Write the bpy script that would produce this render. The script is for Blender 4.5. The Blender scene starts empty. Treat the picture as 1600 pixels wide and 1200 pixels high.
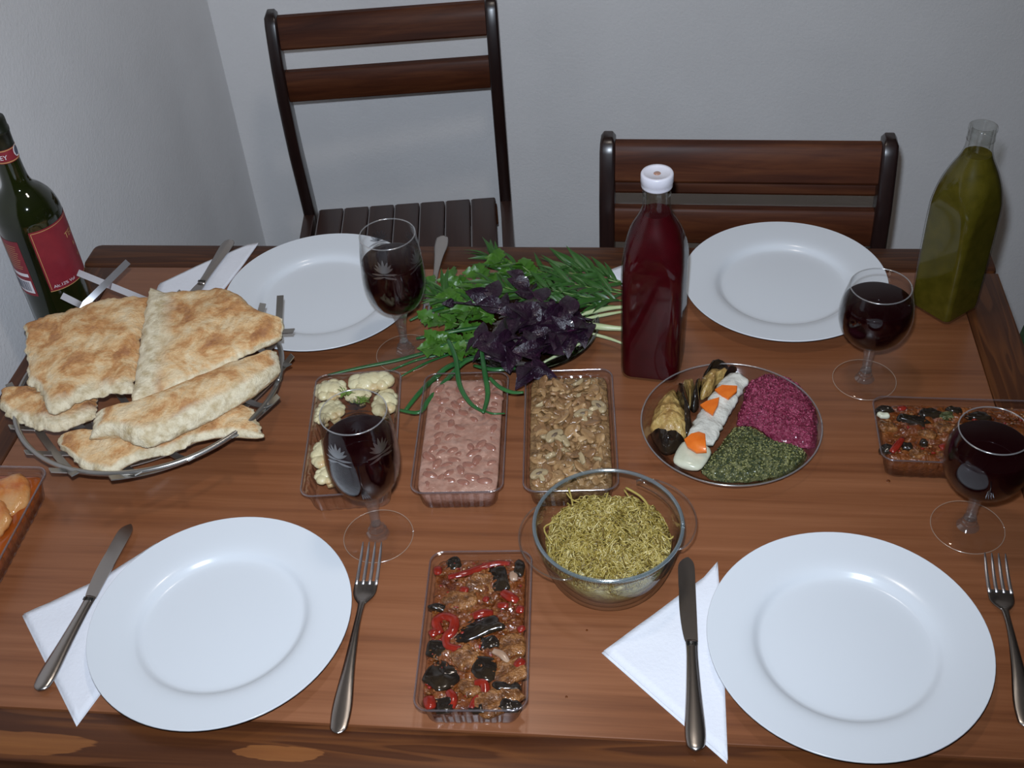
import bpy, bmesh, math, random
from mathutils import Vector, Matrix, noise
random.seed(7)
PI = math.pi
col = bpy.context.scene.collection
scene = bpy.context.scene
T = 0.75                      # table top height

# ------------------------------------------------------------------ camera
F, H = 1831.356, 0.96971
PITCH, ROLL, YAW = math.radians(41.0615), math.radians(-4.69375), math.radians(-8.67574)
cy_, sy_, cp_, sp_ = math.cos(YAW), math.sin(YAW), math.cos(PITCH), math.sin(PITCH)
FW = Vector((sy_*cp_, cy_*cp_, -sp_)); R0 = Vector((cy_, -sy_, 0)); U0 = R0.cross(FW)
RT = math.cos(ROLL)*R0 + math.sin(ROLL)*U0
UP = -math.sin(ROLL)*R0 + math.cos(ROLL)*U0
CAM = Vector((0, 0, T+H))
cam = bpy.data.cameras.new('camera'); cam.lens = F*36/1600; cam.sensor_width = 36; cam.clip_start = 0.02
cam_o = bpy.data.objects.new('camera', cam); col.objects.link(cam_o)
cam_o.matrix_world = Matrix((RT, UP, -FW)).transposed().to_4x4()
cam_o.location = CAM
scene.camera = cam_o

def at(x, y, z=0.0):
    """point of the place seen at photo pixel (x, y), z metres above the table top"""
    d = FW + RT*((x-800)/F) - UP*((y-600)/F)
    t = (T+z-CAM.z)/d.z
    return CAM + d*t

# ------------------------------------------------------------------ light
w = bpy.data.worlds.new('world'); scene.world = w; w.use_nodes = True
w.node_tree.nodes['Background'].inputs[0].default_value = (0.55, 0.52, 0.5, 1)
w.node_tree.nodes['Background'].inputs[1].default_value = 0.02
def spot(name, loc, target, energy, colr, radius, size, blend):
    l = bpy.data.lights.new(name, 'SPOT'); l.energy = energy; l.color = colr; l.shadow_soft_size = radius
    l.spot_size = math.radians(size); l.spot_blend = blend
    o = bpy.data.objects.new(name, l); o.location = loc; col.objects.link(o)
    o.rotation_euler = (Vector(target)-Vector(loc)).to_track_quat('-Z', 'Y').to_euler(); return o
FLASH = CAM - RT*0.015 + UP*0.06 + FW*0.01
spot('camera_flash', FLASH, at(720, 470), 38, (0.85, 0.97, 1.13), 0.012, 96, 1.0)
spot('overhead_fill', (-0.05, 1.05, 2.30), (-0.05, 1.25, 0.75), 6.5, (1.0, 0.90, 0.80), 0.07, 150, 0.6)  # added unseen fill from overhead, lifts the back plates and wall
vs = scene.view_settings
vs.view_transform = 'Standard'; vs.look = 'None'; vs.gamma = 1; vs.use_curve_mapping = False; vs.exposure = 0.85
scene.cycles.transparent_max_bounces = 32
scene.cycles.max_bounces = 10

# ------------------------------------------------------------------ materials
def newmat(name):
    m = bpy.data.materials.new(name); m.use_nodes = True
    nt = m.node_tree; b = nt.nodes['Principled BSDF']; return m, nt, b
def N(nt, t, **kw):
    n = nt.nodes.new(t)
    for k, v in kw.items(): setattr(n, k, v)
    return n
def ramp(nt, src, stops):
    r = N(nt, 'ShaderNodeValToRGB'); e = r.color_ramp.elements
    while len(e) < len(stops): e.new(0.5)
    for i, (p, c) in enumerate(stops): e[i].position = p; e[i].color = (*c, 1)
    nt.links.new(src, r.inputs[0]); return r.outputs[0]
def coords(nt, scale=(1,1,1), kind='Object', rot=(0,0,0)):
    tc = N(nt, 'ShaderNodeTexCoord'); mp = N(nt, 'ShaderNodeMapping')
    mp.inputs['Scale'].default_value = scale; mp.inputs['Rotation'].default_value = rot
    nt.links.new(tc.outputs[kind], mp.inputs[0]); return mp.outputs[0]
def ntex(nt, vec, scale, detail=4, rough=0.55, dist=0):
    n = N(nt, 'ShaderNodeTexNoise'); n.inputs['Scale'].default_value = scale
    n.inputs['Detail'].default_value = detail; n.inputs['Roughness'].default_value = rough
    n.inputs['Distortion'].default_value = dist
    nt.links.new(vec, n.inputs['Vector']); return n.outputs['Fac']
def mixc(nt, fac, a, b):
    m = N(nt, 'ShaderNodeMix', data_type='RGBA')
    for s, v in ((m.inputs[0], fac), (m.inputs[6], a), (m.inputs[7], b)):
        if isinstance(v, (int, float)): s.default_value = v
        elif isinstance(v, tuple): s.default_value = (*v, 1)
        else: nt.links.new(v, s)
    return m.outputs[2]
def bump(nt, b, h, strength, dist):
    n = N(nt, 'ShaderNodeBump'); n.inputs['Strength'].default_value = strength; n.inputs['Distance'].default_value = dist
    nt.links.new(h, n.inputs['Height']); nt.links.new(n.outputs[0], b.inputs['Normal'])
def plain(name, c, rough=0.4, metal=0, coat=0, spec=0.5):
    m, nt, b = newmat(name); b.inputs['Base Color'].default_value = (*c, 1); b.inputs['Roughness'].default_value = rough
    b.inputs['Metallic'].default_value = metal; b.inputs['Coat Weight'].default_value = coat
    b.inputs['Specular IOR Level'].default_value = spec; return m
def mottled(name, stops, scale, rough=0.4, bscale=None, bstr=0.4, bdist=0.002, kind='Object', detail=5, coat=0, dist=0, nrough=0.6):
    m, nt, b = newmat(name); v = coords(nt, kind=kind)
    n = ntex(nt, v, scale, detail, nrough, dist)
    nt.links.new(ramp(nt, n, stops), b.inputs['Base Color'])
    b.inputs['Roughness'].default_value = rough; b.inputs['Coat Weight'].default_value = coat
    b.inputs['Coat Roughness'].default_value = 0.08
    if bscale: bump(nt, b, ntex(nt, v, bscale, 4), bstr, bdist)
    return m
def clear(name, tint=(1,1,1), base=0.05, k=0.9, rough=0.02, edge=None, power=4.0):
    """thin clear glass or plastic: transparent with mirror reflection growing at grazing angles"""
    m = bpy.data.materials.new(name); m.use_nodes = True; nt = m.node_tree; nt.nodes.clear()
    out = N(nt, 'ShaderNodeOutputMaterial'); mx = N(nt, 'ShaderNodeMixShader')
    tr = N(nt, 'ShaderNodeBsdfTransparent'); gl = N(nt, 'ShaderNodeBsdfGlossy')
    gl.inputs['Roughness'].default_value = rough
    lw = N(nt, 'ShaderNodeLayerWeight'); lw.inputs[0].default_value = 0.5
    p = N(nt, 'ShaderNodeMath', operation='POWER'); p.inputs[1].default_value = power
    nt.links.new(lw.outputs['Facing'], p.inputs[0])
    a = N(nt, 'ShaderNodeMath', operation='MULTIPLY_ADD'); a.inputs[1].default_value = k; a.inputs[2].default_value = base
    nt.links.new(p.outputs[0], a.inputs[0]); nt.links.new(a.outputs[0], mx.inputs[0])
    if edge:
        nt.links.new(mixc(nt, p.outputs[0], tint, edge), tr.inputs[0])
    else: tr.inputs[0].default_value = (*tint, 1)
    nt.links.new(tr.outputs[0], mx.inputs[1]); nt.links.new(gl.outputs[0], mx.inputs[2]); nt.links.new(mx.outputs[0], out.inputs[0])
    return m

def edgeglass(name, white, amount, tint=(0.95, 0.95, 0.95), gloss=0.22, rough=0.18):
    """thick moulded glass edge: clear, gathered light put in as milky diffuse colour, glossy"""
    m = bpy.data.materials.new(name); m.use_nodes = True; nt = m.node_tree; nt.nodes.clear()
    out = N(nt, 'ShaderNodeOutputMaterial'); tr = N(nt, 'ShaderNodeBsdfTransparent'); tr.inputs[0].default_value = (*tint, 1)
    df = N(nt, 'ShaderNodeBsdfDiffuse'); df.inputs[0].default_value = (*white, 1)
    gl = N(nt, 'ShaderNodeBsdfGlossy'); gl.inputs['Roughness'].default_value = rough
    a = N(nt, 'ShaderNodeMixShader'); a.inputs[0].default_value = amount; nt.links.new(tr.outputs[0], a.inputs[1]); nt.links.new(df.outputs[0], a.inputs[2])
    b = N(nt, 'ShaderNodeMixShader'); b.inputs[0].default_value = gloss; nt.links.new(a.outputs[0], b.inputs[1]); nt.links.new(gl.outputs[0], b.inputs[2])
    nt.links.new(b.outputs[0], out.inputs[0]); return m
def wall_mat(name, c):
    m, nt, b = newmat(name); v = coords(nt)
    n = ntex(nt, v, 7, 3); nt.links.new(ramp(nt, n, [(0.3, tuple(x*0.95 for x in c)), (0.7, c)]), b.inputs['Base Color'])
    b.inputs['Roughness'].default_value = 0.9; b.inputs['Specular IOR Level'].default_value = 0.15
    h = ntex(nt, v, 190, 4, 0.6); bump(nt, b, h, 0.35, 0.0022); return m
def wood_mat(name, stops, along='x', gs=3.0, cross=90, rough=0.32, coat=0.25, dist=1.2, bands=0.25, spec=0.5):
    m, nt, b = newmat(name)
    sc = {'x': (gs, cross, cross), 'y': (cross, gs, cross), 'z': (cross, cross, gs)}[along]
    v = coords(nt, sc); fine = ntex(nt, v, 1.0, 6, 0.65, dist*0.3)
    sc2 = {'x': (1.2, 14, 14), 'y': (14, 1.2, 14), 'z': (14, 14, 1.2)}[along]
    v2 = coords(nt, sc2); big = ntex(nt, v2, 1.0, 3, 0.5, dist)
    mm = N(nt, 'ShaderNodeMix'); mm.inputs[0].default_value = bands
    nt.links.new(fine, mm.inputs[2]); nt.links.new(big, mm.inputs[3])
    nt.links.new(ramp(nt, mm.outputs[0], stops), b.inputs['Base Color'])
    b.inputs['Roughness'].default_value = rough; b.inputs['Coat Weight'].default_value = coat; b.inputs['Coat Roughness'].default_value = 0.25
    b.inputs['Specular IOR Level'].default_value = spec
    bump(nt, b, fine, 0.06, 0.0006); return m
def pine_mat(name, along='x', patches=(), gain=1.0):
    """dark stained pine with wide flame figure and pale early-wood islands"""
    m, nt, b = newmat(name)
    sc = (2.2, 30, 30) if along == 'x' else (30, 2.2, 30)
    v = coords(nt, sc); n = ntex(nt, v, 1.0, 2.5, 0.5, 0.6)
    mu = N(nt, 'ShaderNodeMath', operation='MULTIPLY'); mu.inputs[1].default_value = 7.0; nt.links.new(n, mu.inputs[0])
    fr = N(nt, 'ShaderNodeMath', operation='FRACT'); nt.links.new(mu.outputs[0], fr.inputs[0])
    c = ramp(nt, fr.outputs[0], [(0, (0.075, 0.022, 0.008)), (0.45, (0.11, 0.034, 0.012)), (0.8, (0.22, 0.072, 0.020)), (0.93, (0.17, 0.055, 0.017)), (1, (0.075, 0.022, 0.008))])
    f = ntex(nt, coords(nt, (4, 160, 160) if along == 'x' else (160, 4, 160)), 1, 4)
    c = mixc(nt, 0.35, c, ramp(nt, f, [(0.3, (0.06, 0.018, 0.007)), (0.7, (0.18, 0.06, 0.018))]))
    tc = N(nt, 'ShaderNodeTexCoord')
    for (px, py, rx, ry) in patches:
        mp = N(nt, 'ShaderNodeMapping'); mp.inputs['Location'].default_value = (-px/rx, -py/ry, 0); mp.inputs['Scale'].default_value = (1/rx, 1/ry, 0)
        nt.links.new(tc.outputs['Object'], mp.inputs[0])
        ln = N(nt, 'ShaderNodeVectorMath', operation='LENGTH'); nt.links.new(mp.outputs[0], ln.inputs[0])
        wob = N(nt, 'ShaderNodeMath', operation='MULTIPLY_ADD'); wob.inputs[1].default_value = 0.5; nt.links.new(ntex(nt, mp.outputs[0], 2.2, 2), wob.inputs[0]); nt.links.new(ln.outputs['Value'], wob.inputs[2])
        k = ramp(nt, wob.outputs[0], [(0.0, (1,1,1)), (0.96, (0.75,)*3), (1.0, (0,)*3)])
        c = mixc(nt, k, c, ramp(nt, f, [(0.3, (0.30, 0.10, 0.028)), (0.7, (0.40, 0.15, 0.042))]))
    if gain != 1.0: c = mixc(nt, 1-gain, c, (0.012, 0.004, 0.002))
    nt.links.new(c, b.inputs['Base Color'])
    b.inputs['Roughness'].default_value = 0.42; b.inputs['Coat Weight'].default_value = 0.08; b.inputs['Coat Roughness'].default_value = 0.2; b.inputs['Specular IOR Level'].default_value = 0.3
    bump(nt, b, f, 0.08, 0.0006); return m

M = {}
M['wall'] = wall_mat('wall_paper', (0.84, 0.82, 0.81))
M['wall2'] = wall_mat('wall_paper_side', (0.84, 0.83, 0.83))
M['ceil'] = plain('ceiling_paint', (0.75, 0.74, 0.72), 0.9)
M['floor'] = wood_mat('floor_laminate', [(0.3, (0.16, 0.09, 0.05)), (0.7, (0.26, 0.16, 0.09))], 'x')
M['top'] = wood_mat('table_veneer', [(0.30, (0.125, 0.040, 0.016)), (0.48, (0.225, 0.079, 0.031)), (0.70, (0.31, 0.120, 0.052))], 'x', 2.5, 110, 0.36, 0.15, 1.4, 0.45)
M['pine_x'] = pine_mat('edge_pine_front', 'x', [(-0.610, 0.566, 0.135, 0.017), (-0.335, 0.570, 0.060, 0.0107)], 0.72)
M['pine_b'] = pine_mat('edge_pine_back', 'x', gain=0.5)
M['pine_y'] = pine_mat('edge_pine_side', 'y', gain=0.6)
M['chair_x'] = wood_mat('chair_rail_wood', [(0.30, (0.030, 0.008, 0.004)), (0.5, (0.070, 0.020, 0.008)), (0.70, (0.125, 0.040, 0.014))], 'x', 6, 90, 0.5, 0.02, 3.0, 0.5, 0.12)
M['chair_z'] = wood_mat('chair_post_wood', [(0.3, (0.010, 0.005, 0.005)), (0.7, (0.024, 0.010, 0.008))], 'z', 4, 70, 0.3, 0.3)
M['chair_y'] = wood_mat('chair_slat_wood', [(0.3, (0.030, 0.012, 0.009)), (0.7, (0.058, 0.025, 0.017))], 'y', 4, 70, 0.42, 0.15)
M['edgepale'] = plain('pale_edge', (0.22, 0.20, 0.20), 0.6)
M['porcelain'] = plain('white_porcelain', (0.70, 0.72, 0.745), 0.2, coat=0.0, spec=0.4)
M['glass'] = clear('clear_glass', (0.99, 0.99, 0.99), 0.018, 0.7, 0.02, (0.80, 0.81, 0.81), 5.0)
M['foot'] = clear('foot_glass', (0.99, 0.985, 0.98), 0.02, 0.6, 0.02, (0.85, 0.8, 0.75), 5.0)
M['casserole'] = clear('casserole_glass', (0.985, 0.99, 0.988), 0.03, 0.75, 0.02, (0.72, 0.78, 0.79), 4.0)
M['plastic'] = clear('clear_plastic', (0.955, 0.94, 0.945), 0.06, 0.75, 0.08, (0.68, 0.62, 0.65), 3.0)
M['bottleglass'] = clear('bottle_glass', (0.95, 0.955, 0.945), 0.045, 0.5, 0.07, (0.6, 0.6, 0.58), 4.5)
M['etch'] = clear('etched_glass', (0.72, 0.73, 0.75), 0.32, 0.4, 0.35)
M['wine'] = plain('red_wine', (0.008, 0.0006, 0.0012), 0.03, spec=0.3)
M['winebottle'] = mottled('dark_green_bottle', [(0.3, (0.004, 0.006, 0.002)), (0.7, (0.016, 0.02, 0.004))], 9, 0.06, coat=0.4)
M['capsule'] = plain('black_capsule', (0.010, 0.012, 0.006), 0.35)
M['label'] = mottled('wine_label_red', [(0.3, (0.20, 0.012, 0.022)), (0.7, (0.25, 0.018, 0.028))], 60, 0.5)
M['gold'] = plain('gold_print', (0.55, 0.30, 0.12), 0.4)
M['paperprint'] = plain('white_print', (0.75, 0.7, 0.72), 0.6)
M['blackprint'] = plain('bar_print', (0.08, 0.09, 0.13), 0.6)
M['redsauce'] = mottled('red_plum_sauce', [(0.3, (0.036, 0.0008, 0.002)), (0.7, (0.055, 0.0015, 0.004))], 60, 0.5)
M['greensauce'] = mottled('green_plum_sauce', [(0.3, (0.062, 0.050, 0.004)), (0.7, (0.10, 0.078, 0.008))], 70, 0.45)
for k_ in ('redsauce', 'greensauce'): M[k_].node_tree.nodes['Principled BSDF'].inputs['Specular IOR Level'].default_value = 0.08
M['cap'] = mottled('white_plastic_cap', [(0.3, (0.62, 0.60, 0.66)), (0.7, (0.72, 0.70, 0.75))], 30, 0.35)
M['steel'] = plain('stainless_steel', (0.46, 0.42, 0.39), 0.27, 1.0)
M['tinesteel'] = plain('flash_lit_tines', (0.72, 0.70, 0.72), 0.38, 1.0)  # fork steel lightened, flash gleam on the tines put into the colour
M['bright'] = plain('flash_lit_strip', (0.80, 0.80, 0.84), 0.24, 1.0)  # paler copy of the basket steel, flash on the strip ends painted in
M['iron'] = plain('basket_steel', (0.42, 0.40, 0.37), 0.30, 0.9)
def napkin_mat():
    m, nt, b = newmat('paper_napkin'); b.inputs['Base Color'].default_value = (0.80, 0.80, 0.84, 1); b.inputs['Roughness'].default_value = 0.95
    v = coords(nt); bump(nt, b, ntex(nt, v, 260, 3), 0.5, 0.001); return m
M['napkin'] = napkin_mat()
def bread_mat():
    m, nt, b = newmat('flatbread'); v = coords(nt)
    big = ntex(nt, v, 25, 5, 0.68, 0.4)
    crust = ramp(nt, big, [(0.36, (0.96, 0.76, 0.47)), (0.46, (0.88, 0.57, 0.27)), (0.55, (0.64, 0.28, 0.075)), (0.65, (0.38, 0.12, 0.025))])
    fine = ntex(nt, v, 130, 4); crust = mixc(nt, 0.25, crust, ramp(nt, fine, [(0.3, (0.40, 0.22, 0.10)), (0.7, (0.72, 0.52, 0.32))]))
    at_ = N(nt, 'ShaderNodeAttribute', attribute_name='crumb')
    crumb = ramp(nt, ntex(nt, v, 90, 5), [(0.3, (0.56, 0.42, 0.22)), (0.6, (0.90, 0.78, 0.55))])
    nt.links.new(mixc(nt, at_.outputs['Fac'], crust, crumb), b.inputs['Base Color'])
    b.inputs['Roughness'].default_value = 0.75
    bump(nt, b, ntex(nt, v, 75, 6, 0.75), 1.0, 0.005); return m
M['bread'] = bread_mat()
M['leafgreen'] = mottled('parsley_green', [(0.3, (0.032, 0.105, 0.009)), (0.7, (0.085, 0.21, 0.022))], 40, 0.4)
M['tarragon'] = mottled('tarragon_green', [(0.3, (0.020, 0.070, 0.012)), (0.7, (0.048, 0.135, 0.024))], 40, 0.4)
M['onion'] = mottled('green_onion_leaf', [(0.3, (0.016, 0.085, 0.022)), (0.7, (0.035, 0.145, 0.035))], 30, 0.28, coat=0.3)
M['onionwhite'] = mottled('green_onion_stem', [(0.3, (0.42, 0.50, 0.22)), (0.7, (0.62, 0.66, 0.42))], 30, 0.3)
M['herbstem'] = plain('herb_stem', (0.16, 0.25, 0.06), 0.4)
M['basil'] = mottled('purple_basil', [(0.3, (0.008, 0.003, 0.008)), (0.55, (0.022, 0.006, 0.018)), (0.75, (0.060, 0.008, 0.034))], 55, 0.38, 120, 0.8, 0.003, coat=0.12)
M['cauli'] = mottled('cauliflower', [(0.3, (0.72, 0.66, 0.42)), (0.55, (0.66, 0.56, 0.32)), (0.72, (0.50, 0.27, 0.09))], 26, 0.35, 160, 0.6, 0.003, coat=0.2)
M['beansauce'] = mottled('bean_sauce', [(0.3, (0.31, 0.145, 0.10)), (0.5, (0.40, 0.215, 0.155)), (0.75, (0.48, 0.285, 0.215))], 60, 0.25, 130, 0.55, 0.003, coat=0.25)
M['bean'] = mottled('red_bean', [(0.3, (0.26, 0.098, 0.068)), (0.6, (0.34, 0.16, 0.112)), (0.75, (0.43, 0.25, 0.19))], 60, 0.22, 200, 0.3, 0.001, coat=0.4)
M['mush'] = mottled('mushroom_flesh', [(0.28, (0.19, 0.095, 0.035)), (0.5, (0.37, 0.215, 0.095)), (0.72, (0.52, 0.34, 0.17))], 40, 0.26, 170, 0.5, 0.002, coat=0.3)
M['mushcap'] = mottled('mushroom_cap', [(0.28, (0.15, 0.075, 0.033)), (0.6, (0.31, 0.165, 0.072)), (0.8, (0.42, 0.26, 0.125))], 55, 0.24, 170, 0.5, 0.002, coat=0.3)
M['mushpale'] = mottled('mushroom_pale', [(0.28, (0.30, 0.21, 0.11)), (0.7, (0.50, 0.38, 0.21))], 40, 0.26, coat=0.3)
M['gill'] = plain('mushroom_gill', (0.16, 0.11, 0.07), 0.4)
M['mushbed'] = mottled('mushroom_bed', [(0.3, (0.11, 0.053, 0.02)), (0.7, (0.33, 0.19, 0.08))], 90, 0.2, 150, 0.9, 0.004, coat=0.3)
M['stew'] = mottled('tomato_stew', [(0.28, (0.085, 0.016, 0.004)), (0.5, (0.17, 0.045, 0.010)), (0.72, (0.26, 0.085, 0.018))], 60, 0.14, 110, 0.9, 0.006, coat=0.6)
M['eggskin'] = mottled('eggplant_skin', [(0.35, (0.010, 0.007, 0.006)), (0.75, (0.032, 0.020, 0.010))], 40, 0.16, 60, 0.3, 0.002, coat=0.4)
M['eggflesh'] = mottled('eggplant_flesh', [(0.34, (0.08, 0.026, 0.007)), (0.5, (0.20, 0.072, 0.018)), (0.66, (0.36, 0.155, 0.05))], 95, 0.18, 190, 1.0, 0.005, coat=0.5)
M['pepper'] = mottled('red_pepper', [(0.3, (0.15, 0.010, 0.006)), (0.7, (0.29, 0.022, 0.010))], 60, 0.16, 90, 0.4, 0.003, coat=0.5)
M['orange'] = mottled('orange_stew', [(0.28, (0.42, 0.07, 0.010)), (0.48, (0.55, 0.20, 0.05)), (0.72, (0.62, 0.36, 0.15))], 24, 0.16, 80, 0.6, 0.004, coat=0.5)
M['orangeoil'] = mottled('orange_oil', [(0.3, (0.25, 0.045, 0.006)), (0.7, (0.38, 0.085, 0.012))], 24, 0.12, coat=0.5)
M['beet'] = mottled('beet_paste', [(0.30, (0.11, 0.006, 0.022)), (0.5, (0.22, 0.020, 0.055)), (0.70, (0.36, 0.070, 0.12))], 170, 0.3, 210, 1.0, 0.006, coat=0.15)
M['spinach'] = mottled('spinach_paste', [(0.30, (0.020, 0.030, 0.008)), (0.5, (0.075, 0.080, 0.022)), (0.70, (0.22, 0.21, 0.085))], 190, 0.32, 210, 1.0, 0.006, coat=0.15)
M['beetlight'] = plain('beet_bits', (0.42, 0.07, 0.14), 0.25, coat=0.3)
M['spinlight'] = plain('spinach_bits_light', (0.26, 0.25, 0.09), 0.3, coat=0.2)
M['spindark'] = plain('spinach_bits_dark', (0.022, 0.035, 0.010), 0.3, coat=0.2)
M['walnut'] = mottled('walnut_paste', [(0.28, (0.26, 0.13, 0.04)), (0.5, (0.46, 0.29, 0.09)), (0.72, (0.62, 0.46, 0.18))], 70, 0.3, 150, 0.8, 0.004, coat=0.2)
M['fish'] = mottled('white_walnut_sauce', [(0.3, (0.50, 0.48, 0.42)), (0.6, (0.74, 0.71, 0.62))], 40, 0.25, 110, 0.7, 0.004, coat=0.3)
M['fishend'] = mottled('pale_fish', [(0.3, (0.55, 0.54, 0.38)), (0.6, (0.68, 0.67, 0.52))], 40, 0.25, coat=0.3)
M['carrot'] = mottled('carrot', [(0.3, (0.72, 0.13, 0.010)), (0.7, (0.85, 0.20, 0.02))], 60, 0.3, coat=0.3)
M['onionpale'] = mottled('stewed_onion', [(0.3, (0.30, 0.17, 0.10)), (0.7, (0.44, 0.30, 0.21))], 60, 0.2, coat=0.4)
M['dill'] = plain('dill_green', (0.16, 0.26, 0.04), 0.5)
def strand_mat():
    m, nt, b = newmat('pickled_sprouts'); a = N(nt, 'ShaderNodeAttribute', attribute_name='tone')
    nt.links.new(ramp(nt, a.outputs['Fac'], [(0, (0.16, 0.10, 0.02)), (0.35, (0.34, 0.245, 0.05)), (0.7, (0.50, 0.39, 0.12)), (1, (0.70, 0.58, 0.28))]), b.inputs['Base Color'])
    b.inputs['Roughness'].default_value = 0.3; return m
M['strand'] = strand_mat()
M['sproutbed'] = mottled('sprout_bed', [(0.3, (0.18, 0.13, 0.03)), (0.7, (0.40, 0.32, 0.11))], 90, 0.35, 130, 0.9, 0.005)
M['cushion'] = mottled('green_fabric', [(0.3, (0.012, 0.035, 0.010)), (0.7, (0.02, 0.055, 0.016))], 120, 0.9)

# ------------------------------------------------------------------ mesh helpers
def mesh(name, verts, faces, mat, parent=None, loc=None, rot=None, smooth=True, attr=None, auto=None):
    me = bpy.data.meshes.new(name); me.from_pydata([tuple(v) for v in verts], [], faces); me.validate(); me.update()
    if mat: me.materials.append(M[mat] if isinstance(mat, str) else mat)
    if smooth: me.shade_smooth()
    if auto is not None:
        me.set_sharp_from_angle(angle=math.radians(auto))
    if attr:
        a = me.attributes.new(attr[0], 'FLOAT', 'POINT'); a.data.foreach_set('value', attr[1])
    o = bpy.data.objects.new(name, me); col.objects.link(o)
    if parent: o.parent = parent
    if loc is not None: o.location = loc
    if rot is not None: o.rotation_euler = rot
    return o
def share(o, name, parent=None, loc=(0,0,0), rot=(0,0,0), sc=(1,1,1)):
    c = bpy.data.objects.new(name, o.data); col.objects.link(c); c.parent = parent
    c.location = loc; c.rotation_euler = rot; c.scale = sc; return c
def tag(o, label, cat, group=None, kind=None):
    o['label'] = label
    if cat: o['category'] = cat
    if group: o['group'] = group
    if kind: o['kind'] = kind
    return o
def thing(name, label, cat, loc=(0,0,0), rz=0, group=None):
    o = bpy.data.objects.new(name, None); col.objects.link(o); o.empty_display_size = 0.05
    o.location = loc; o.rotation_euler = (0, 0, rz); return tag(o, label, cat, group)
def loft(rings, cap0=True, cap1=True, closed=True):
    n = len(rings[0]); V = [v for r in rings for v in r]; Fc = []
    for i in range(len(rings)-1):
        for j in range(n if closed else n-1):
            a = i*n+j; b = i*n+(j+1) % n
            Fc.append((a, b, b+n, a+n))
    if cap0: Fc.append(tuple(range(n))[::-1])
    if cap1: Fc.append(tuple((len(rings)-1)*n+j for j in range(n)))
    return V, Fc
def lathe(prof, n=64, cap0=False, cap1=False):
    return loft([[(r*math.cos(2*PI*j/n), r*math.sin(2*PI*j/n), z) for j in range(n)] for r, z in prof], cap0, cap1)
def smoothprof(pts, k=4):
    """Catmull-Rom through profile points"""
    out = []
    for i in range(len(pts)-1):
        p0 = pts[max(i-1, 0)]; p1 = pts[i]; p2 = pts[i+1]; p3 = pts[min(i+2, len(pts)-1)]
        for s in range(k):
            t = s/k
            out.append(tuple(0.5*((2*b)+(-a+c)*t+(2*a-5*b+4*c-d)*t*t+(-a+3*b-3*c+d)*t**3) for a, b, c, d in zip(p0, p1, p2, p3)))
    out.append(tuple(pts[-1])); return out
def rrect(hx, hy, r, n=6):
    pts = []
    for cx, cy, a0 in ((hx-r, hy-r, 0), (-hx+r, hy-r, PI/2), (-hx+r, -hy+r, PI), (hx-r, -hy+r, 1.5*PI)):
        for i in range(n+1):
            a = a0+PI/2*i/n; pts.append((cx+r*math.cos(a), cy+r*math.sin(a)))
    return pts
def rbox(hx, hy, z0, z1, r=0.003, b=0.002, n=4):
    """box with rounded vertical corners and bevelled edges"""
    rings = [[(x, y, z) for x, y in rrect(hx-i, hy-i, max(r-i, 0.0006), n)] for i, z in
             ((b, z0), (b*0.3, z0+b*0.3), (0, z0+b), (0, z1-b), (b*0.3, z1-b*0.3), (b, z1))]
    return loft(rings)
def shift(V, d): return [(v[0]+d[0], v[1]+d[1], v[2]+d[2]) for v in V]
def join(*parts):
    V = []; Fc = []
    for v, f in parts:
        o = len(V); V += list(v); Fc += [tuple(i+o for i in q) for q in f]
    return V, Fc
def tube(path, rad, n=8, flat=1.0, caps=True):
    P = [Vector(p) for p in path]; rings = []
    rr = rad if isinstance(rad, (list, tuple)) else [rad]*len(P)
    nrm = None
    for i, p in enumerate(P):
        t = (P[min(i+1, len(P)-1)]-P[max(i-1, 0)]).normalized()
        if nrm is None:
            nrm = Vector((0, 0, 1)); nrm = nrm - t*nrm.dot(t)
            if nrm.length < 1e-3: nrm = Vector((1, 0, 0)); nrm = nrm - t*nrm.dot(t)
        else: nrm = nrm - t*nrm.dot(t)
        nrm.normalize(); bi = t.cross(nrm)
        rings.append([tuple(p+bi*(math.cos(2*PI*k/n)*rr[i])+nrm*(math.sin(2*PI*k/n)*rr[i]*flat)) for k in range(n)])
    return loft(rings, caps, caps)
def ribbon(path, w, th, face=None):
    """flat strip of rectangular section lying face up along a path"""
    P = [Vector(p) for p in path]; rings = []
    for i, p in enumerate(P):
        t = (P[min(i+1, len(P)-1)]-P[max(i-1, 0)]).normalized()
        s = t.cross(face if face is not None else Vector((0, 0, 1))).normalized(); u = s.cross(t)
        rings.append([tuple(p+s*a*w/2+u*b*th/2) for a, b in ((-1, -1), (1, -1), (1, 1), (-1, 1))])
    return loft(rings)
def spline(pts, k=5): return [Vector(p) for p in smoothprof([tuple(p) for p in pts], k)]
def blob(name, mat, rad, sc=(1,1,1), amp=0.15, freq=2.0, sub=3, seed=0, parent=None, loc=None, rot=None, amp2=0):
    bm = bmesh.new(); bmesh.ops.create_icosphere(bm, subdivisions=sub, radius=1)
    off = Vector((seed*3.7, seed*1.3, seed*7.1)); V = []
    for v in bm.verts:
        d = 1+amp*noise.noise(v.co*freq+off)*2+(amp2*noise.noise(v.co*freq*3+off) if amp2 else 0)
        V.append((v.co.x*d*rad*sc[0], v.co.y*d*rad*sc[1], v.co.z*d*rad*sc[2]))
    Fc = [tuple(x.index for x in f.verts) for f in bm.faces]; bm.free()
    return mesh(name, V, Fc, mat, parent, loc, rot)
def textmesh(s, size):
    c = bpy.data.curves.new('t', 'FONT'); c.body = s; c.size = size
    o = bpy.data.objects.new('t', c); col.objects.link(o)
    me = o.to_mesh(); V = [tuple(v.co) for v in me.vertices]; Fc = [tuple(p.vertices) for p in me.polygons]
    o.to_mesh_clear(); bpy.data.objects.remove(o); bpy.data.curves.remove(c); return V, Fc

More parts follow.
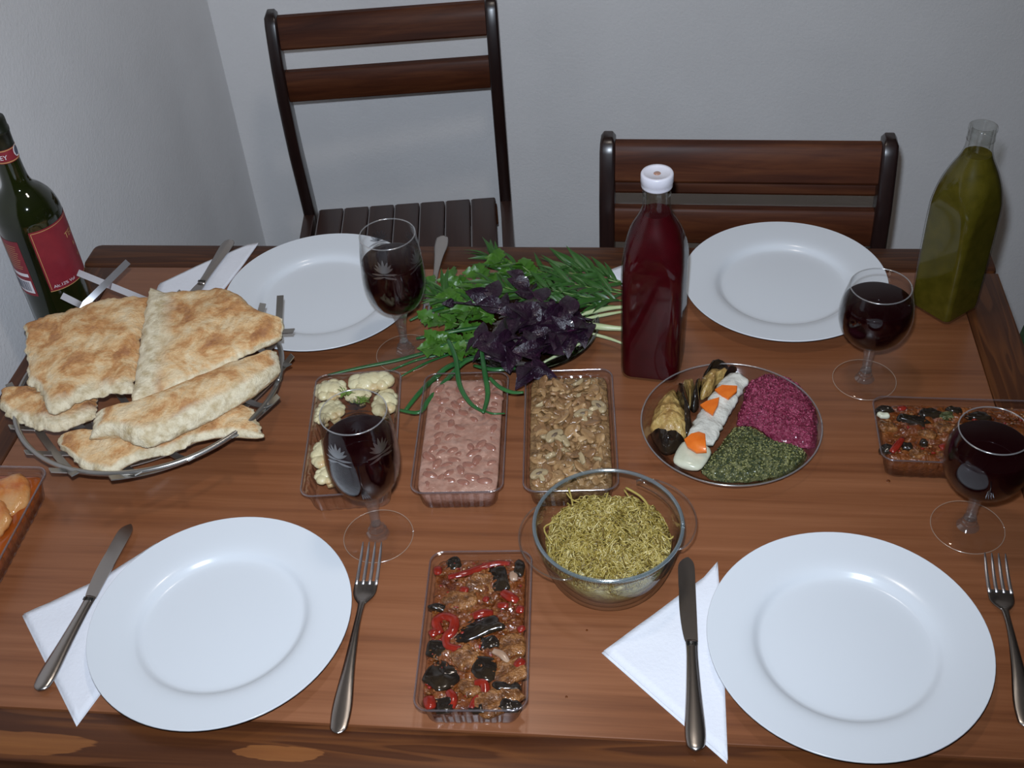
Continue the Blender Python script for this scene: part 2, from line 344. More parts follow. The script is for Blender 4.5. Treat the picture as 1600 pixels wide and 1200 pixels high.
# ------------------------------------------------------------------ the room
YB, XL = 2.15, -0.868
def struct(name, hx, hy, z0, z1, c, mat):
    V, Fc = rbox(hx, hy, z0, z1, 0.001, 0.0005, 1)
    o = mesh(name, V, Fc, mat, loc=(c[0], c[1], 0), smooth=False); o['kind'] = 'structure'; return o
struct('floor', 3.0, 3.9, -0.06, 0.0, (2.03, -1.65), 'floor')
struct('wall_back', 3.0, 0.05, 0.0, 2.6, (2.03, YB+0.05), 'wall')
struct('wall_left', 0.05, 3.8, 0.0, 2.6, (XL-0.05, YB-3.8), 'wall2')
struct('wall_right', 0.05, 3.8, 0.0, 2.6, (5.0, YB-3.8), 'wall')
struct('wall_front', 3.0, 0.05, 0.0, 2.6, (2.03, -5.5), 'wall')
struct('ceiling', 3.0, 3.9, 2.6, 2.66, (2.03, -1.65), 'ceil')

# ------------------------------------------------------------------ the table
tx0, tx1, ty0, ty1, tw = -0.834, 0.471, 0.546, 1.404, 0.058
tc = Vector(((tx0+tx1)/2, (ty0+ty1)/2, 0))
table = thing('dining_table', 'brown wooden dining table with dark striped pine edge boards under the meal', 'table', tc)
def tpart(name, x0, x1, y0, y1, z0, z1, mat, r=0.002, b=0.0015):
    V, Fc = rbox((x1-x0)/2, (y1-y0)/2, z0, z1, r, b, 3)
    V = shift(V, ((x0+x1)/2, (y0+y1)/2, 0))               # mesh stays in room coordinates so the grain runs on
    o = mesh(name, V, Fc, mat, auto=35); o.parent = table; o.location = -tc; return o
g = 0.0006
tpart('tabletop', tx0+tw+g, tx1-tw-g, ty0+tw+g, ty1-tw-g, T-0.024, T, 'top', 0.001, 0.0008)
tpart('edge_board', tx0, tx1, ty0, ty0+tw, T-0.034, T+0.0004, 'pine_x', 0.012, 0.004)
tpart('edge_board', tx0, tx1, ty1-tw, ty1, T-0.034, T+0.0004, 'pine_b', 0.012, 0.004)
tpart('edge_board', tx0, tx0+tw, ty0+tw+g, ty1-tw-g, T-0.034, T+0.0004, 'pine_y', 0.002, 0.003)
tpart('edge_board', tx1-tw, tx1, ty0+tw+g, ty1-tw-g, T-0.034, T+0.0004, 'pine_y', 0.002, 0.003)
for y0, y1 in ((ty0+0.05, ty0+0.07), (ty1-0.07, ty1-0.05)): tpart('apron', tx0+0.11, tx1-0.11, y0, y1, T-0.124, T-0.0345, 'pine_b')
for x0, x1 in ((tx0+0.05, tx0+0.07), (tx1-0.07, tx1-0.05)): tpart('apron', x0, x1, ty0+0.11, ty1-0.11, T-0.124, T-0.0345, 'pine_y')
for x0 in (tx0+0.04, tx1-0.11):
    for y0 in (ty0+0.04, ty1-0.11): tpart('leg', x0, x0+0.07, y0, y0+0.07, 0, T-0.0345, 'pine_y', 0.006, 0.003)

# ------------------------------------------------------------------ chairs
def make_chair(label, loc, rz, strip=False):
    c = thing('slatted_chair', label, 'chair', loc, rz, 'dark wooden chairs behind the table')
    W = 0.1985                                             # half spacing of posts
    z_top, z_s = 0.865, 0.45
    prof_y = smoothprof([(0.0, 0.03), (0.20, 0.012), (0.45, 0.0), (0.60, -0.021), (0.733, -0.024), (0.83, -0.003), (0.90, 0.022)], 6)
    def yoff(z):                                           # side profile of a back post
        for (z0, y0), (z1, y1) in zip(prof_y, prof_y[1:]):
            if z0 <= z <= z1: return y0+(y1-y0)*(z-z0)/(z1-z0)
        return 0.0
    for s in (-1, 1):
        rings = []
        zs = [0.0, 0.15, 0.3, 0.42, 0.47, 0.53, 0.59, 0.65, 0.71, 0.77, 0.82, 0.846, 0.858, z_top]
        for z in zs:
            k = 1.0 if z < 0.845 else {0.846: 0.97, 0.858: 0.85}.get(z, 0.5)
            d = 0.021 if z < 0.6 else 0.019
            rings.append([(s*W+x, yoff(z)+y+0.012*(1-k)*0, z) for x, y in rrect(0.0115*min(1, k+0.1), d*k, 0.005*k, 3)])
        V, Fc = loft(rings); mesh('back_post', V, Fc, 'chair_z', c, auto=50)
    def rail(z0, z1, push=0.0, tilt=None, name='back_rail', mat='chair_x'):
        rings = []
        zz = [z0, z0+0.004, (z0+z1)/2, z1-0.004, z1]; th = [0.006, 0.009, 0.009, 0.009, 0.006]
        n = 9
        V = []; Fc = []
        for i in range(n):
            x = -W+0.010+(2*W-0.020)*i/(n-1); bow = 0.0
            ring = [(x, yoff(z)-t+bow+push, z) for z, t in zip(zz, th)]+[(x, yoff(z)+t+bow+push, z) for z, t in reversed(list(zip(zz, th)))]
            rings.append(ring)
        V, Fc = loft(rings); mesh(name, V, Fc, mat, c, auto=40)
    rail(0.8003, 0.8556); rail(0.7043, 0.7614)
    if strip: rail(0.7760, 0.7995, 0.016, name='lower_strip')
    for i in range(7):                                     # seat slats run front to back
        x = -0.178+0.0513*i+0.024
        V, Fc = rbox(0.0242, 0.19, 0.437, 0.452, 0.004, 0.003, 3)
        sl = mesh('seat_slat', shift(V, (x-0.0, -0.195, 0)), Fc, 'chair_y', c, auto=40)
        V, Fc = rbox(0.0011, 0.186, 0.4440, 0.4517, 0.0004, 0.0003, 1); mesh('pale_edge', shift(V, (x-0.0244, -0.195, 0)), Fc, 'edgepale', sl)  # thin pale strip along one long edge of each slat
    for s in (-1, 1):
        V, Fc = rbox(0.011, 0.20, 0.405, 0.450, 0.003, 0.002, 3); mesh('seat_rail', shift(V, (s*0.199, -0.20, 0)), Fc, 'chair_y', c, auto=40)
        V, Fc = rbox(0.014, 0.016, 0.0, 0.437, 0.004, 0.002, 3); mesh('front_leg', shift(V, (s*0.185, -0.37, 0)), Fc, 'chair_z', c, auto=40)
    V, Fc = rbox(0.18, 0.009, 0.395, 0.436, 0.002, 0.002, 3); mesh('seat_rail', shift(V, (0, -0.385, 0)), Fc, 'chair_x', c, auto=40)
    mesh('seat_rail', shift(V, (0, -0.012, 0)), Fc, 'chair_x', c, auto=40)
    V, Fc = rbox(0.20, 0.008, 0.18, 0.205, 0.002, 0.002, 3); mesh('stretcher', shift(V, (0, 0.015, 0)), Fc, 'chair_x', c, auto=40)
    return c
make_chair('dark wooden slatted chair pulled back in the corner, its seat slats in view', (-0.4865, 1.991, 0), 0.1316)
make_chair('dark wooden chair pushed in at the table behind the red sauce bottle', (0.1368, 1.5093, 0), -0.0255, True)

# ------------------------------------------------------------------ plates
def Z(p, z): return (p[0], p[1], T+z)
prof = smoothprof([(0.0001, 0.0045), (0.04, 0.0045), (0.076, 0.0050), (0.0845, 0.0068), (0.0905, 0.0118), (0.1, 0.0150), (0.118, 0.0178), (0.1325, 0.0200), (0.1346, 0.0203), (0.1350, 0.0196), (0.1335, 0.0183), (0.118, 0.0155), (0.1, 0.0125), (0.088, 0.0075), (0.082, 0.0022), (0.0805, 0.0), (0.078, 0.0002), (0.0755, 0.0020), (0.04, 0.0022), (0.0001, 0.0022)], 3)
V, Fc = lathe(prof, 96)
plate0 = None
for (x, y), lab in (((-0.4298, 0.7111), 'white dinner plate in front on the left, beside the fork and aubergine tray'),
                    ((0.1983, 0.7158), 'white dinner plate in front on the right, the largest in view'),
                    ((-0.4478, 1.2702), 'white dinner plate behind the bread basket and in front of the corner chair'),
                    ((0.1819, 1.3036), 'white dinner plate behind the round platter, right of the red bottle')):
    if plate0 is None: o = plate0 = mesh('dinner_plate', V, Fc, 'porcelain')
    else: o = share(plate0, 'dinner_plate')
    o.location = (x, y, T+0.0002); tag(o, lab, 'plate', 'white dinner plates')

# ------------------------------------------------------------------ wine glasses
def interp(prof, z):
    for (r0, z0), (r1, z1) in zip(prof, prof[1:]):
        if z0 <= z <= z1 and z1 > z0: return r0+(r1-r0)*(z-z0)/(z1-z0)
    return prof[-1][0]
def make_glass(label, x, y, kind, rz=0.0):
    gl = thing('wine_glass', label, 'wine glass', (x, y, T+0.0003), rz, 'glasses of red wine')
    cut = kind == 'cut'
    if cut:
        outer = smoothprof([(0.004, 0.074), (0.015, 0.0765), (0.0265, 0.084), (0.0345, 0.098), (0.0385, 0.115), (0.0390, 0.130), (0.0375, 0.155), (0.0352, 0.178), (0.0342, 0.187)], 5)
        level, zb = 0.150, 0.080
        stemp = [(0.0055, 0.022), (0.0052, 0.03), (0.0062, 0.045), (0.0085, 0.060), (0.0115, 0.070), (0.0135, 0.0775)]
        knob = [(0.0135, 0.0045), (0.0125, 0.008), (0.0095, 0.011), (0.0105, 0.014), (0.0075, 0.018), (0.0065, 0.021), (0.0055, 0.023)]
        fr = 0.0385
    else:
        outer = smoothprof([(0.004, 0.060), (0.014, 0.0640), (0.027, 0.068), (0.0370, 0.080), (0.0420, 0.095), (0.0425, 0.108), (0.0400, 0.124), (0.0366, 0.137), (0.0350, 0.143)], 5)
        level, zb = 0.121, 0.064
        stemp = [(0.0068, 0.016), (0.0052, 0.022), (0.0060, 0.027), (0.0052, 0.032), (0.0062, 0.038), (0.0068, 0.052), (0.0085, 0.0605), (0.010, 0.063)]
        knob = [(0.012, 0.0035), (0.0075, 0.008), (0.0085, 0.0105), (0.0066, 0.0135), (0.0068, 0.0165)]
        fr = 0.0378
    inner = [(max(r-0.0011, 0.001), z+(0.0018 if i < 6 else 0)) for i, (r, z) in enumerate(outer)]
    rimz = outer[-1][1]
    V, Fc = lathe(outer+[(outer[-1][0]-0.0003, rimz+0.0006), (inner[-1][0]+0.0002, rimz+0.0005)]+inner[::-1], 64)
    mesh('bowl', V, Fc, 'glass', gl)
    n = 8 if cut else 32
    V, Fc = lathe(stemp, n, True, True); mesh('stem', V, Fc, 'stem', gl, smooth=not cut)
    V, Fc = lathe(smoothprof(knob, 3), n if cut else 32, False, True); mesh('stem_knob', V, Fc, 'stem', gl, smooth=not cut)
    V, Fc = lathe([(0.0001, 0.0), (fr-0.001, 0.0), (fr, 0.0008), (fr-0.0006, 0.0017), (fr*0.7, 0.0022), (0.0135, 0.0040), (0.0001, 0.0050)], 72); mesh('foot', V, Fc, 'foot', gl)
    V, Fc = tube([(fr*math.cos(a), fr*math.sin(a), 0.0011) for a in [2*PI*i/72 for i in range(73)]], 0.0006, 6); mesh('foot_rim', V, Fc, 'footrim', gl)
    rr = outer[-1][0]
    V, Fc = tube([(rr*math.cos(a)-0.0005*math.cos(a), rr*math.sin(a)-0.0005*math.sin(a), rimz+0.0003) for a in [2*PI*i/72 for i in range(73)]], 0.0008, 6); mesh('rim', V, Fc, 'rim', gl)
    wp = [(0.0001, zb)]+[(interp(inner, z)-0.0004, z) for z in [zb+0.0015+(level-zb-0.0015)*i/18 for i in range(19)]]+[(interp(inner, level)-0.0012, level+0.0003), (0.0001, level)]
    V, Fc = lathe(wp, 64); mesh('wine', V, Fc, 'wine', gl)
    if cut:                                                # etched palm leaves and the line below them
        for k in range(5):
            a0 = 2*PI*k/5+0.35; V = []; Fc = []
            def put(u, v):                                  # u along the girth, v up
                z = 0.146+v; r = interp(outer, z)+0.00025; a = a0+u/r; return (r*math.cos(a), r*math.sin(a), z)
            def petal(cu, cv, ang, L, wd):
                b = len(V); m = 6
                for i in range(m+1):
                    t = i/m; ww = wd*math.sin(PI*min(1, 0.12+t*0.88))**0.8
                    for s in (-1, 1): V.append(put(cu+math.sin(ang)*L*t+math.cos(ang)*ww*s, cv+math.cos(ang)*L*t-math.sin(ang)*ww*s))
                for i in range(m): Fc.append((b+2*i, b+2*i+1, b+2*i+3, b+2*i+2))
            for i in range(7): petal(0, 0.010, (i-3)*0.36, 0.0185-0.0016*abs(i-3), 0.0019)
            for s in (-1, 1):
                petal(0, 0.008, s*1.62, 0.0165, 0.0015); petal(0, 0.005, s*1.85, 0.016, 0.0015)
            mesh('etched_palm_leaf', V, Fc, 'etch', gl)
    return gl
M['rim'] = edgeglass('glass_rim', (0.75, 0.74, 0.74), 0.15)
M['stem'] = edgeglass('stem_glass', (0.85, 0.83, 0.82), 0.04, (0.95, 0.94, 0.93), 0.22, 0.05)
M['footrim'] = edgeglass('foot_rim', (0.85, 0.55, 0.38), 0.26)
M['trayrim'] = edgeglass('tray_rim', (0.62, 0.54, 0.58), 0.07, (0.9, 0.88, 0.89), 0.20, 0.10)
make_glass('cut crystal glass of red wine in front of the cauliflower tray', -0.291, 0.841, 'cut', 0.2)
make_glass('cut crystal glass of red wine overlapping the plate behind the bread basket', -0.313, 1.156, 'cut', 0.55)
make_glass('plain round glass of red wine between round platter and green bottle', 0.266, 1.119, 'round')
make_glass('plain round glass of red wine at the right edge of the photo', 0.344, 0.881, 'round')

# ------------------------------------------------------------------ bottles
def cyl_patch(r, a0, a1, z0, z1, n=24, m=4):
    V = [(r*math.cos(a0+(a1-a0)*i/n), r*math.sin(a0+(a1-a0)*i/n), z0+(z1-z0)*j/m) for j in range(m+1) for i in range(n+1)]
    return V, [(j*(n+1)+i, j*(n+1)+i+1, (j+1)*(n+1)+i+1, (j+1)*(n+1)+i) for j in range(m) for i in range(n)]
def wrap(VF, r, a0, z0): return [(r*math.cos(a0+v[0]/r), r*math.sin(a0+v[0]/r), z0+v[1]) for v in VF[0]], VF[1]
wb = thing('wine_bottle', 'dark green wine bottle with red labels in front of the left wall', 'bottle', (-0.788, 1.200, T+0.0003))
R_ = 0.0412
V, Fc = lathe(smoothprof([(0.0001, 0.004), (0.030, 0.0), (0.0385, 0.001), (R_, 0.006), (R_, 0.05), (R_, 0.12), (R_, 0.182), (0.0402, 0.196), (0.0360, 0.210), (0.0285, 0.221), (0.0205, 0.229), (0.0168, 0.238), (0.0154, 0.252), (0.0147, 0.27), (0.0143, 0.30), (0.0143, 0.318)], 4), 64)
mesh('bottle_body', V, Fc, 'winebottle', wb)
V, Fc = lathe([(0.0150, 0.286), (0.0150, 0.304), (0.0158, 0.3045), (0.0160, 0.309), (0.0152, 0.3095), (0.0152, 0.320), (0.0146, 0.3226), (0.0001, 0.3228)], 48); mesh('neck_capsule', V, Fc, 'capsule', wb)
nb = mesh('neck_label', *lathe([(0.0152, 0.268), (0.01525, 0.270), (0.01505, 0.2855), (0.0150, 0.286)], 48), 'label', wb)
for z in (0.2695, 0.2848): V, Fc = lathe([(0.01535, z-0.0006), (0.01545, z), (0.01535, z+0.0006)], 48); mesh('gold_line', V, Fc, 'gold', nb)
V, Fc = wrap(textmesh('VALLEY', 0.0085), 0.0155, math.radians(-158), 0.2735); mesh('neck_lettering', V, Fc, 'paperprint', nb)
d = math.radians(6); r = 0.01555
ring = [(r*math.cos(d+0.0062/r*math.cos(a)), r*math.sin(d+0.0062/r*math.cos(a)), 0.279+0.0078*math.sin(a)) for a in [2*PI*i/24 for i in range(24)]]
mesh('seal', ring, [tuple(range(24))], 'paperprint', nb, smooth=False)
r = 0.0157; ring = [(r*math.cos(d+0.0045/r*math.cos(a)), r*math.sin(d+0.0045/r*math.cos(a)), 0.279+0.006*math.sin(a)) for a in [2*PI*i/24 for i in range(24)]]
mesh('seal_centre', ring, [tuple(range(24))], 'blackprint', nb, smooth=False)
rad = math.radians
fl = mesh('front_label', *cyl_patch(R_+0.0003, rad(-70), rad(75), 0.092, 0.183), 'label', wb)
mesh('gold_line', *cyl_patch(R_+0.0005, rad(-67), rad(72), 0.1801, 0.1809), 'gold', fl)
mesh('gold_line', *cyl_patch(R_+0.0005, rad(-67.3), rad(-66.3), 0.0945, 0.1805, 2, 8), 'gold', fl)
mesh('label_edge', *cyl_patch(R_+0.0004, rad(-70), rad(75), 0.0916, 0.0926), 'gold', fl)
for s, sz, a, z in (('TELIANI', 0.0125, -8, 0.152), ('R', 0.008, 8, 0.135), ('V', 0.008, 10, 0.117), ('Alc.12% Vol', 0.0062, -62, 0.0965)):
    V, Fc = wrap(textmesh(s, sz), R_+0.0006, rad(a), z); mesh('label_lettering', V, Fc, 'gold' if sz > 0.007 else 'paperprint', fl)
bl = mesh('back_label', *cyl_patch(R_+0.0003, rad(-190), rad(-95), 0.086, 0.171), 'label', wb)
for i in range(11):
    mesh('text_line', *cyl_patch(R_+0.0005, rad(-184), rad(-103-2*(i % 3)), 0.1625-i*0.0034, 0.1632-i*0.0034, 12, 1), 'gold', bl)
mesh('white_strip', *cyl_patch(R_+0.0005, rad(-184), rad(-99), 0.1165, 0.1215), 'paperprint', bl)
bc = mesh('barcode', *cyl_patch(R_+0.0005, rad(-184), rad(-99), 0.0905, 0.1105), 'paperprint', bl)
aa = -182
while aa < -104:
    w_ = random.choice((0.8, 1.2, 2.0)); mesh('bar', *cyl_patch(R_+0.0007, rad(aa), rad(aa+w_), 0.0935, 0.1085, 1, 1), 'blackprint', bc); aa += w_+random.choice((0.9, 1.4))

def square_bottle(name, label, loc, rz, rows, mat, level, neckr, top):
    b = thing(name, label, 'bottle', (loc[0], loc[1], T+0.0003), rz)
    def ring(h, r, k):                                     # k blends rounded square into circle; h is half width
        n = 15; o = rrect(h, h, max(h*k, 0.002), n); return [(x, y, r) for x, y in o]
    rows = smoothprof(rows, 4)
    V, Fc = loft([ring(h, z, min(max(k, 0.1), 0.999)) for h, z, k in rows], True, False); mesh('glass_body', V, Fc, 'bottleglass', b)
    ins = [(h-0.0016, max(z, 0.003), k) for h, z, k in rows if z <= level]
    V, Fc = loft([ring(h, z, min(max(k, 0.1), 0.999)) for h, z, k in ins], True, True); mesh('sauce', V, Fc, mat, b, auto=60)
    # mouth ring
    V, Fc = lathe([(neckr, top-0.018), (neckr+0.002, top-0.0165), (neckr+0.0015, top-0.013), (neckr+0.0012, top-0.006), (neckr+0.0022, top-0.004), (neckr+0.0018, top), (neckr-0.001, top+0.0006), (neckr-0.0022, top-0.001), (neckr-0.0022, top-0.03)], 48)
    mesh('mouth_ring', V, Fc, 'bottleglass', b); return b
rb = square_bottle('sauce_bottle', 'square glass bottle of dark red sauce with a white cap', (0.008, 1.146), rad(-8),
    [(0.0335, 0.0, 0.45), (0.0365, 0.003, 0.40), (0.0368, 0.03, 0.36), (0.0370, 0.10, 0.36), (0.0372, 0.150, 0.42), (0.0366, 0.170, 0.58), (0.0345, 0.187, 0.78), (0.0300, 0.203, 0.93), (0.0225, 0.218, 0.999), (0.0172, 0.230, 0.999), (0.0158, 0.240, 0.999), (0.0150, 0.267, 0.999)], 'redsauce', 0.228, 0.0145, 0.268)
V, Fc = lathe([(0.0165, 0.2605), (0.0176, 0.2608), (0.0178, 0.2625), (0.0176, 0.2660), (0.0185, 0.2672), (0.0184, 0.2765), (0.0172, 0.2785), (0.0145, 0.2780), (0.0130, 0.2768), (0.0001, 0.2768)], 56)
cp = mesh('cap', V, Fc, 'cap', rb)
V, Fc = lathe([(0.0042, 0.2768), (0.0036, 0.2774), (0.0001, 0.2774)], 20); mesh('cap_stain', V, Fc, 'beansauce', cp)
square_bottle('sauce_bottle', 'square glass bottle of olive green sauce, open, at the right table corner', (0.386, 1.272), rad(40),
    [(0.0295, 0.0, 0.34), (0.0318, 0.003, 0.26), (0.0324, 0.03, 0.24), (0.0332, 0.10, 0.26), (0.0345, 0.150, 0.40), (0.0348, 0.168, 0.58), (0.0335, 0.186, 0.80), (0.0288, 0.203, 0.95), (0.0218, 0.218, 0.999), (0.0172, 0.230, 0.999), (0.0158, 0.240, 0.999), (0.0148, 0.263, 0.999)], 'greensauce', 0.229, 0.0145, 0.263)

# ------------------------------------------------------------------ cutlery and napkins
def handle_loft(rows, n=10):
    """rows: (y, half width, z centre, half thickness)"""
    return loft([[(hw*math.cos(2*PI*k/n), y, z+ht*math.sin(2*PI*k/n)) for k in range(n)] for y, hw, z, ht in rows])
def aim(a, b): return math.atan2(-(b[0]-a[0]), b[1]-a[1])
def make_fork(label, end, tip):
    end = Vector(end); tip = Vector(tip); L = (tip-end).xy.length
    f = thing('fork', label, 'fork', (end.x, end.y, T+0.0005), aim(end, tip), 'steel forks'); k = L/0.225
    rows = smoothprof([(0, 0.0012, 0.0025, 0.0008), (0.0012, 0.0042, 0.0025, 0.0011), (0.0035, 0.0068, 0.0026, 0.0013), (0.008, 0.0088, 0.0028, 0.0014), (0.03, 0.0098, 0.004, 0.0016), (0.07, 0.0062, 0.0075, 0.0019), (0.115, 0.0036, 0.009, 0.0020), (0.145, 0.0038, 0.006, 0.0018), (0.153, 0.0065, 0.0045, 0.0014)], 4)
    V, Fc = handle_loft(rows); mesh('handle', [(x, y*k, z) for x, y, z in V], Fc, 'steel', f)
    rows = smoothprof([(0.148, 0.0045, 0.0055, 0.0016), (0.156, 0.0095, 0.0040, 0.0012), (0.164, 0.0122, 0.0028, 0.0010), (0.174, 0.0126, 0.0028, 0.0009), (0.178, 0.0124, 0.0032, 0.0008)], 4)
    V, Fc = handle_loft(rows, 14); mesh('fork_head', [(x, y*k, z) for x, y, z in V], Fc, 'steel', f)
    for i in range(4):
        x0 = (i-1.5)*0.0071
        V, Fc = tube([(x0*(1-0.05*t), (0.174+0.051*t)*k, 0.0030+0.0095*t*t-0.001*t) for t in [j/8 for j in range(9)]], [0.0020, 0.0020, 0.0020, 0.0019, 0.0018, 0.0017, 0.0015, 0.0012, 0.0006], 8, 0.6)
        mesh('tine', V, Fc, 'tinesteel', f)
    return f
def make_knife(label, end, tip, z=0.004, side=1):
    end = Vector(end); tip = Vector(tip); L = (tip-end).xy.length; k = L/0.222
    f = thing('table_knife', label, 'knife', (end.x, end.y, T+z), aim(end, tip), 'steel table knives')
    rows = smoothprof([(0, 0.0012, 0.003, 0.0010), (0.0012, 0.0042, 0.003, 0.0018), (0.0035, 0.0070, 0.003, 0.0024), (0.008, 0.0088, 0.003, 0.0027), (0.022, 0.0098, 0.0032, 0.0030), (0.06, 0.0075, 0.0034, 0.0032), (0.10, 0.0058, 0.0034, 0.0030), (0.118, 0.0062, 0.0034, 0.0026)], 4)
    V, Fc = handle_loft(rows, 12); mesh('handle', [(x, y*k, zz) for x, y, zz in V], Fc, 'steel', f)
    V = []; Fc = []; m = 36
    for i in range(m+1):
        t = i/m; y = (0.117+0.105*t)*k
        back_ = -0.0062*side; edge = side*(0.0062+0.0050*math.sin(PI*min(1, t*1.05))**0.7 if t < 0.62 else 0.0112)
        if t > 0.8: q = (t-0.8)/0.2; edge = side*(0.0112-0.0088*q**4); back_ = -side*(0.0062-0.0062*q**4)
        for x, zz in ((back_, 0.0040), (edge, 0.0034), (edge, 0.0030), (back_, 0.0026)): V.append((x, y, zz))
    for i in range(m):
        for j in range(4): Fc.append((4*i+j, 4*i+(j+1) % 4, 4*i+4+(j+1) % 4, 4*i+4+j))
    Fc += [(3, 2, 1, 0), (4*m, 4*m+1, 4*m+2, 4*m+3)]
    mesh('blade', V, Fc, 'steel', f, auto=30)
    for yy in (0.112, 0.1135, 0.115):
        V, Fc = rbox(0.0058, 0.0003, 0.0058, 0.0063, 0.0002, 0.0001, 1); mesh('groove', shift(V, (0, yy*k, 0)), Fc, 'iron', f)
    return f
make_fork('steel fork right of the front left plate, tines under the crystal glass', at(528, 1149), at(584, 858))
make_fork('steel fork right of the front right plate, cut by the photo edge', at(1606, 1140), at(1551, 876))
make_fork('steel fork with only its handle showing above the green herbs', at(692, 371), at(692, 371)+Vector((0.012, -0.215, 0)))
make_knife('steel table knife on the napkin left of the front left plate', at(64, 1086), at(208, 826), side=-1)
make_knife('steel table knife on the napkin left of the front right plate', at(1087, 1180), at(1075, 878), side=-1)
make_knife('steel table knife on the napkin behind the bread', at(362, 381), at(362, 381)+Vector((-0.022, -0.21, 0)), side=1)
def make_napkin(label, pts, seed, tilt=0.0):
    pts = [Vector((p[0], p[1], 0)) for p in pts]; c = sum(pts, Vector())/len(pts)
    t = thing('paper_napkin', label, 'napkin', (c.x, c.y, T+0.0004), 0, 'folded white paper napkins')
    for layer in range(2):
        V = []; Fc = []; n = 14; m = 8
        # dense outline
        out = []
        for i in range(len(pts)):
            a = pts[i]; b = pts[(i+1) % len(pts)]
            for j in range(n): out.append(a.lerp(b, j/n))
        cc = c
        inset = 1.0-0.012*layer
        for s in range(m+1):
            q = (s/m)*inset
            for p in out:
                v = cc.lerp(p, q)-c
                z = 0.0006+0.0013*layer+0.0009*noise.noise(Vector((v.x*30, v.y*30, seed)))+0.0005*(s/m)**4*layer
                V.append((v.x+0.001*layer, v.y+0.0012*layer, max(z, 0.0002+0.0008*layer)))
        k = len(out)
        for s in range(m):
            for j in range(k): Fc.append((s*k+j, s*k+(j+1) % k, (s+1)*k+(j+1) % k, (s+1)*k+j))
        b0 = len(V)                                       # underside
        for p in out: v = cc.lerp(p, inset)-c; V.append((v.x+0.001*layer, v.y+0.0012*layer, 0.0001+0.0011*layer))
        for j in range(k): Fc.append((m*k+j, m*k+(j+1) % k, b0+(j+1) % k, b0+j))
        mesh('napkin_layer', V, Fc, 'napkin', t)
    return t
make_napkin('folded white paper napkin under the knife by the front left plate', [at(35, 963), at(120, 1136), at(158, 1085), at(246, 850), at(160, 905), at(75, 945)], 1)
make_napkin('folded white paper napkin under the knife by the front right plate', [at(940, 1021), at(1136, 1194), at(1128, 1000), at(1120, 880), at(1098, 905)], 2)
make_napkin('folded white paper napkin between bread and the plate behind it', [at(404, 381), at(388, 384), at(320, 412), at(248, 446), at(240, 470)+Vector((0, -0.01, 0)), at(345, 460), at(380, 415)], 3)
make_napkin('folded white paper napkin mostly hidden behind the red sauce bottle', [at(945, 427), at(1010, 402), at(1070, 382), at(1074, 390), at(1068, 518), at(1040, 500)], 4)

# ------------------------------------------------------------------ plastic trays
def make_tray(label, corners, hz=0.036):
    """corners: far-left, far-right, near-left, near-right of the rim"""
    a, b, c, d = [Vector((p[0], p[1], 0)) for p in corners]
    cen = (a+b+c+d)/4; ax = ((b-a)+(d-c))/2; ay = ((a-c)+(b-d))/2
    hx = ax.length/2; hy = ay.length/2; rz = math.atan2(ax.y, ax.x)
    t = thing('food_tray', label, 'tray', (cen.x, cen.y, T+0.0003), rz, 'clear plastic food trays')
    def ring(ins, z, flute=0.0, r=0.014):
        o = rrect(hx-ins, hy-ins, max(r-ins*0.4, 0.006), 8); P = []
        dense = []
        for i in range(len(o)):
            p, q = o[i], o[(i+1) % len(o)]; L = math.hypot(q[0]-p[0], q[1]-p[1]); k = max(1, int(round(L/0.0025))) if L > 0.02 else 1
            for j in range(k): dense.append((p[0]+(q[0]-p[0])*j/k, p[1]+(q[1]-p[1])*j/k))
        for x, y in dense:
            if flute:
                s = x if abs(abs(y)-(hy-ins)) < 1e-5 else (y if abs(abs(x)-(hx-ins)) < 1e-5 else None)
                e = flute if s is not None and math.sin(s*2*PI/0.0135) > 0 else 0
                x -= e*(1 if x > 0 else -1) if abs(abs(x)-(hx-ins)) < 1e-5 else 0
                y -= e*(1 if y > 0 else -1) if abs(abs(y)-(hy-ins)) < 1e-5 else 0
            P.append((x, y, z))
        return P
    # equalise counts: use the same sampling for every ring
    base = ring(0, 0); n = len(base)
    def scaled(ins, z, fl=0.0):
        fx = (hx-ins)/hx; fy = (hy-ins)/hy; out = []
        for x, y, _ in base:
            X, Y = x*fx, y*fy
            if fl:
                if abs(abs(y)-hy) < 1e-4 and math.sin(x*2*PI/0.0135) > 0: Y -= fl*(1 if y > 0 else -1)
                elif abs(abs(x)-hx) < 1e-4 and math.sin(y*2*PI/0.0135) > 0: X -= fl*(1 if x > 0 else -1)
            out.append((X, Y, z))
        return out
    f = 0.0014
    rows = [scaled(0.0125, 0.0), scaled(0.0095, 0.0015, f*0.5), scaled(0.0085, 0.005, f), scaled(0.0058, hz*0.72, f), scaled(0.0050, hz*0.78), scaled(0.0038, hz*0.82), scaled(0.0034, hz-0.003), scaled(0.0026, hz-0.001), scaled(0.0, hz), scaled(0.0, hz-0.0016), scaled(0.0006, hz-0.0022)]
    V, Fc = loft(rows, True, False); mesh('tray_body', V, Fc, 'plastic', t, auto=25)
    rimp = [Vector(p) for p in scaled(0.0004, hz-0.0004)]; V, Fc = tube(rimp+[rimp[0]], 0.0010, 6); mesh('tray_rim', V, Fc, 'trayrim', t)
    return t, hx, hy, hz
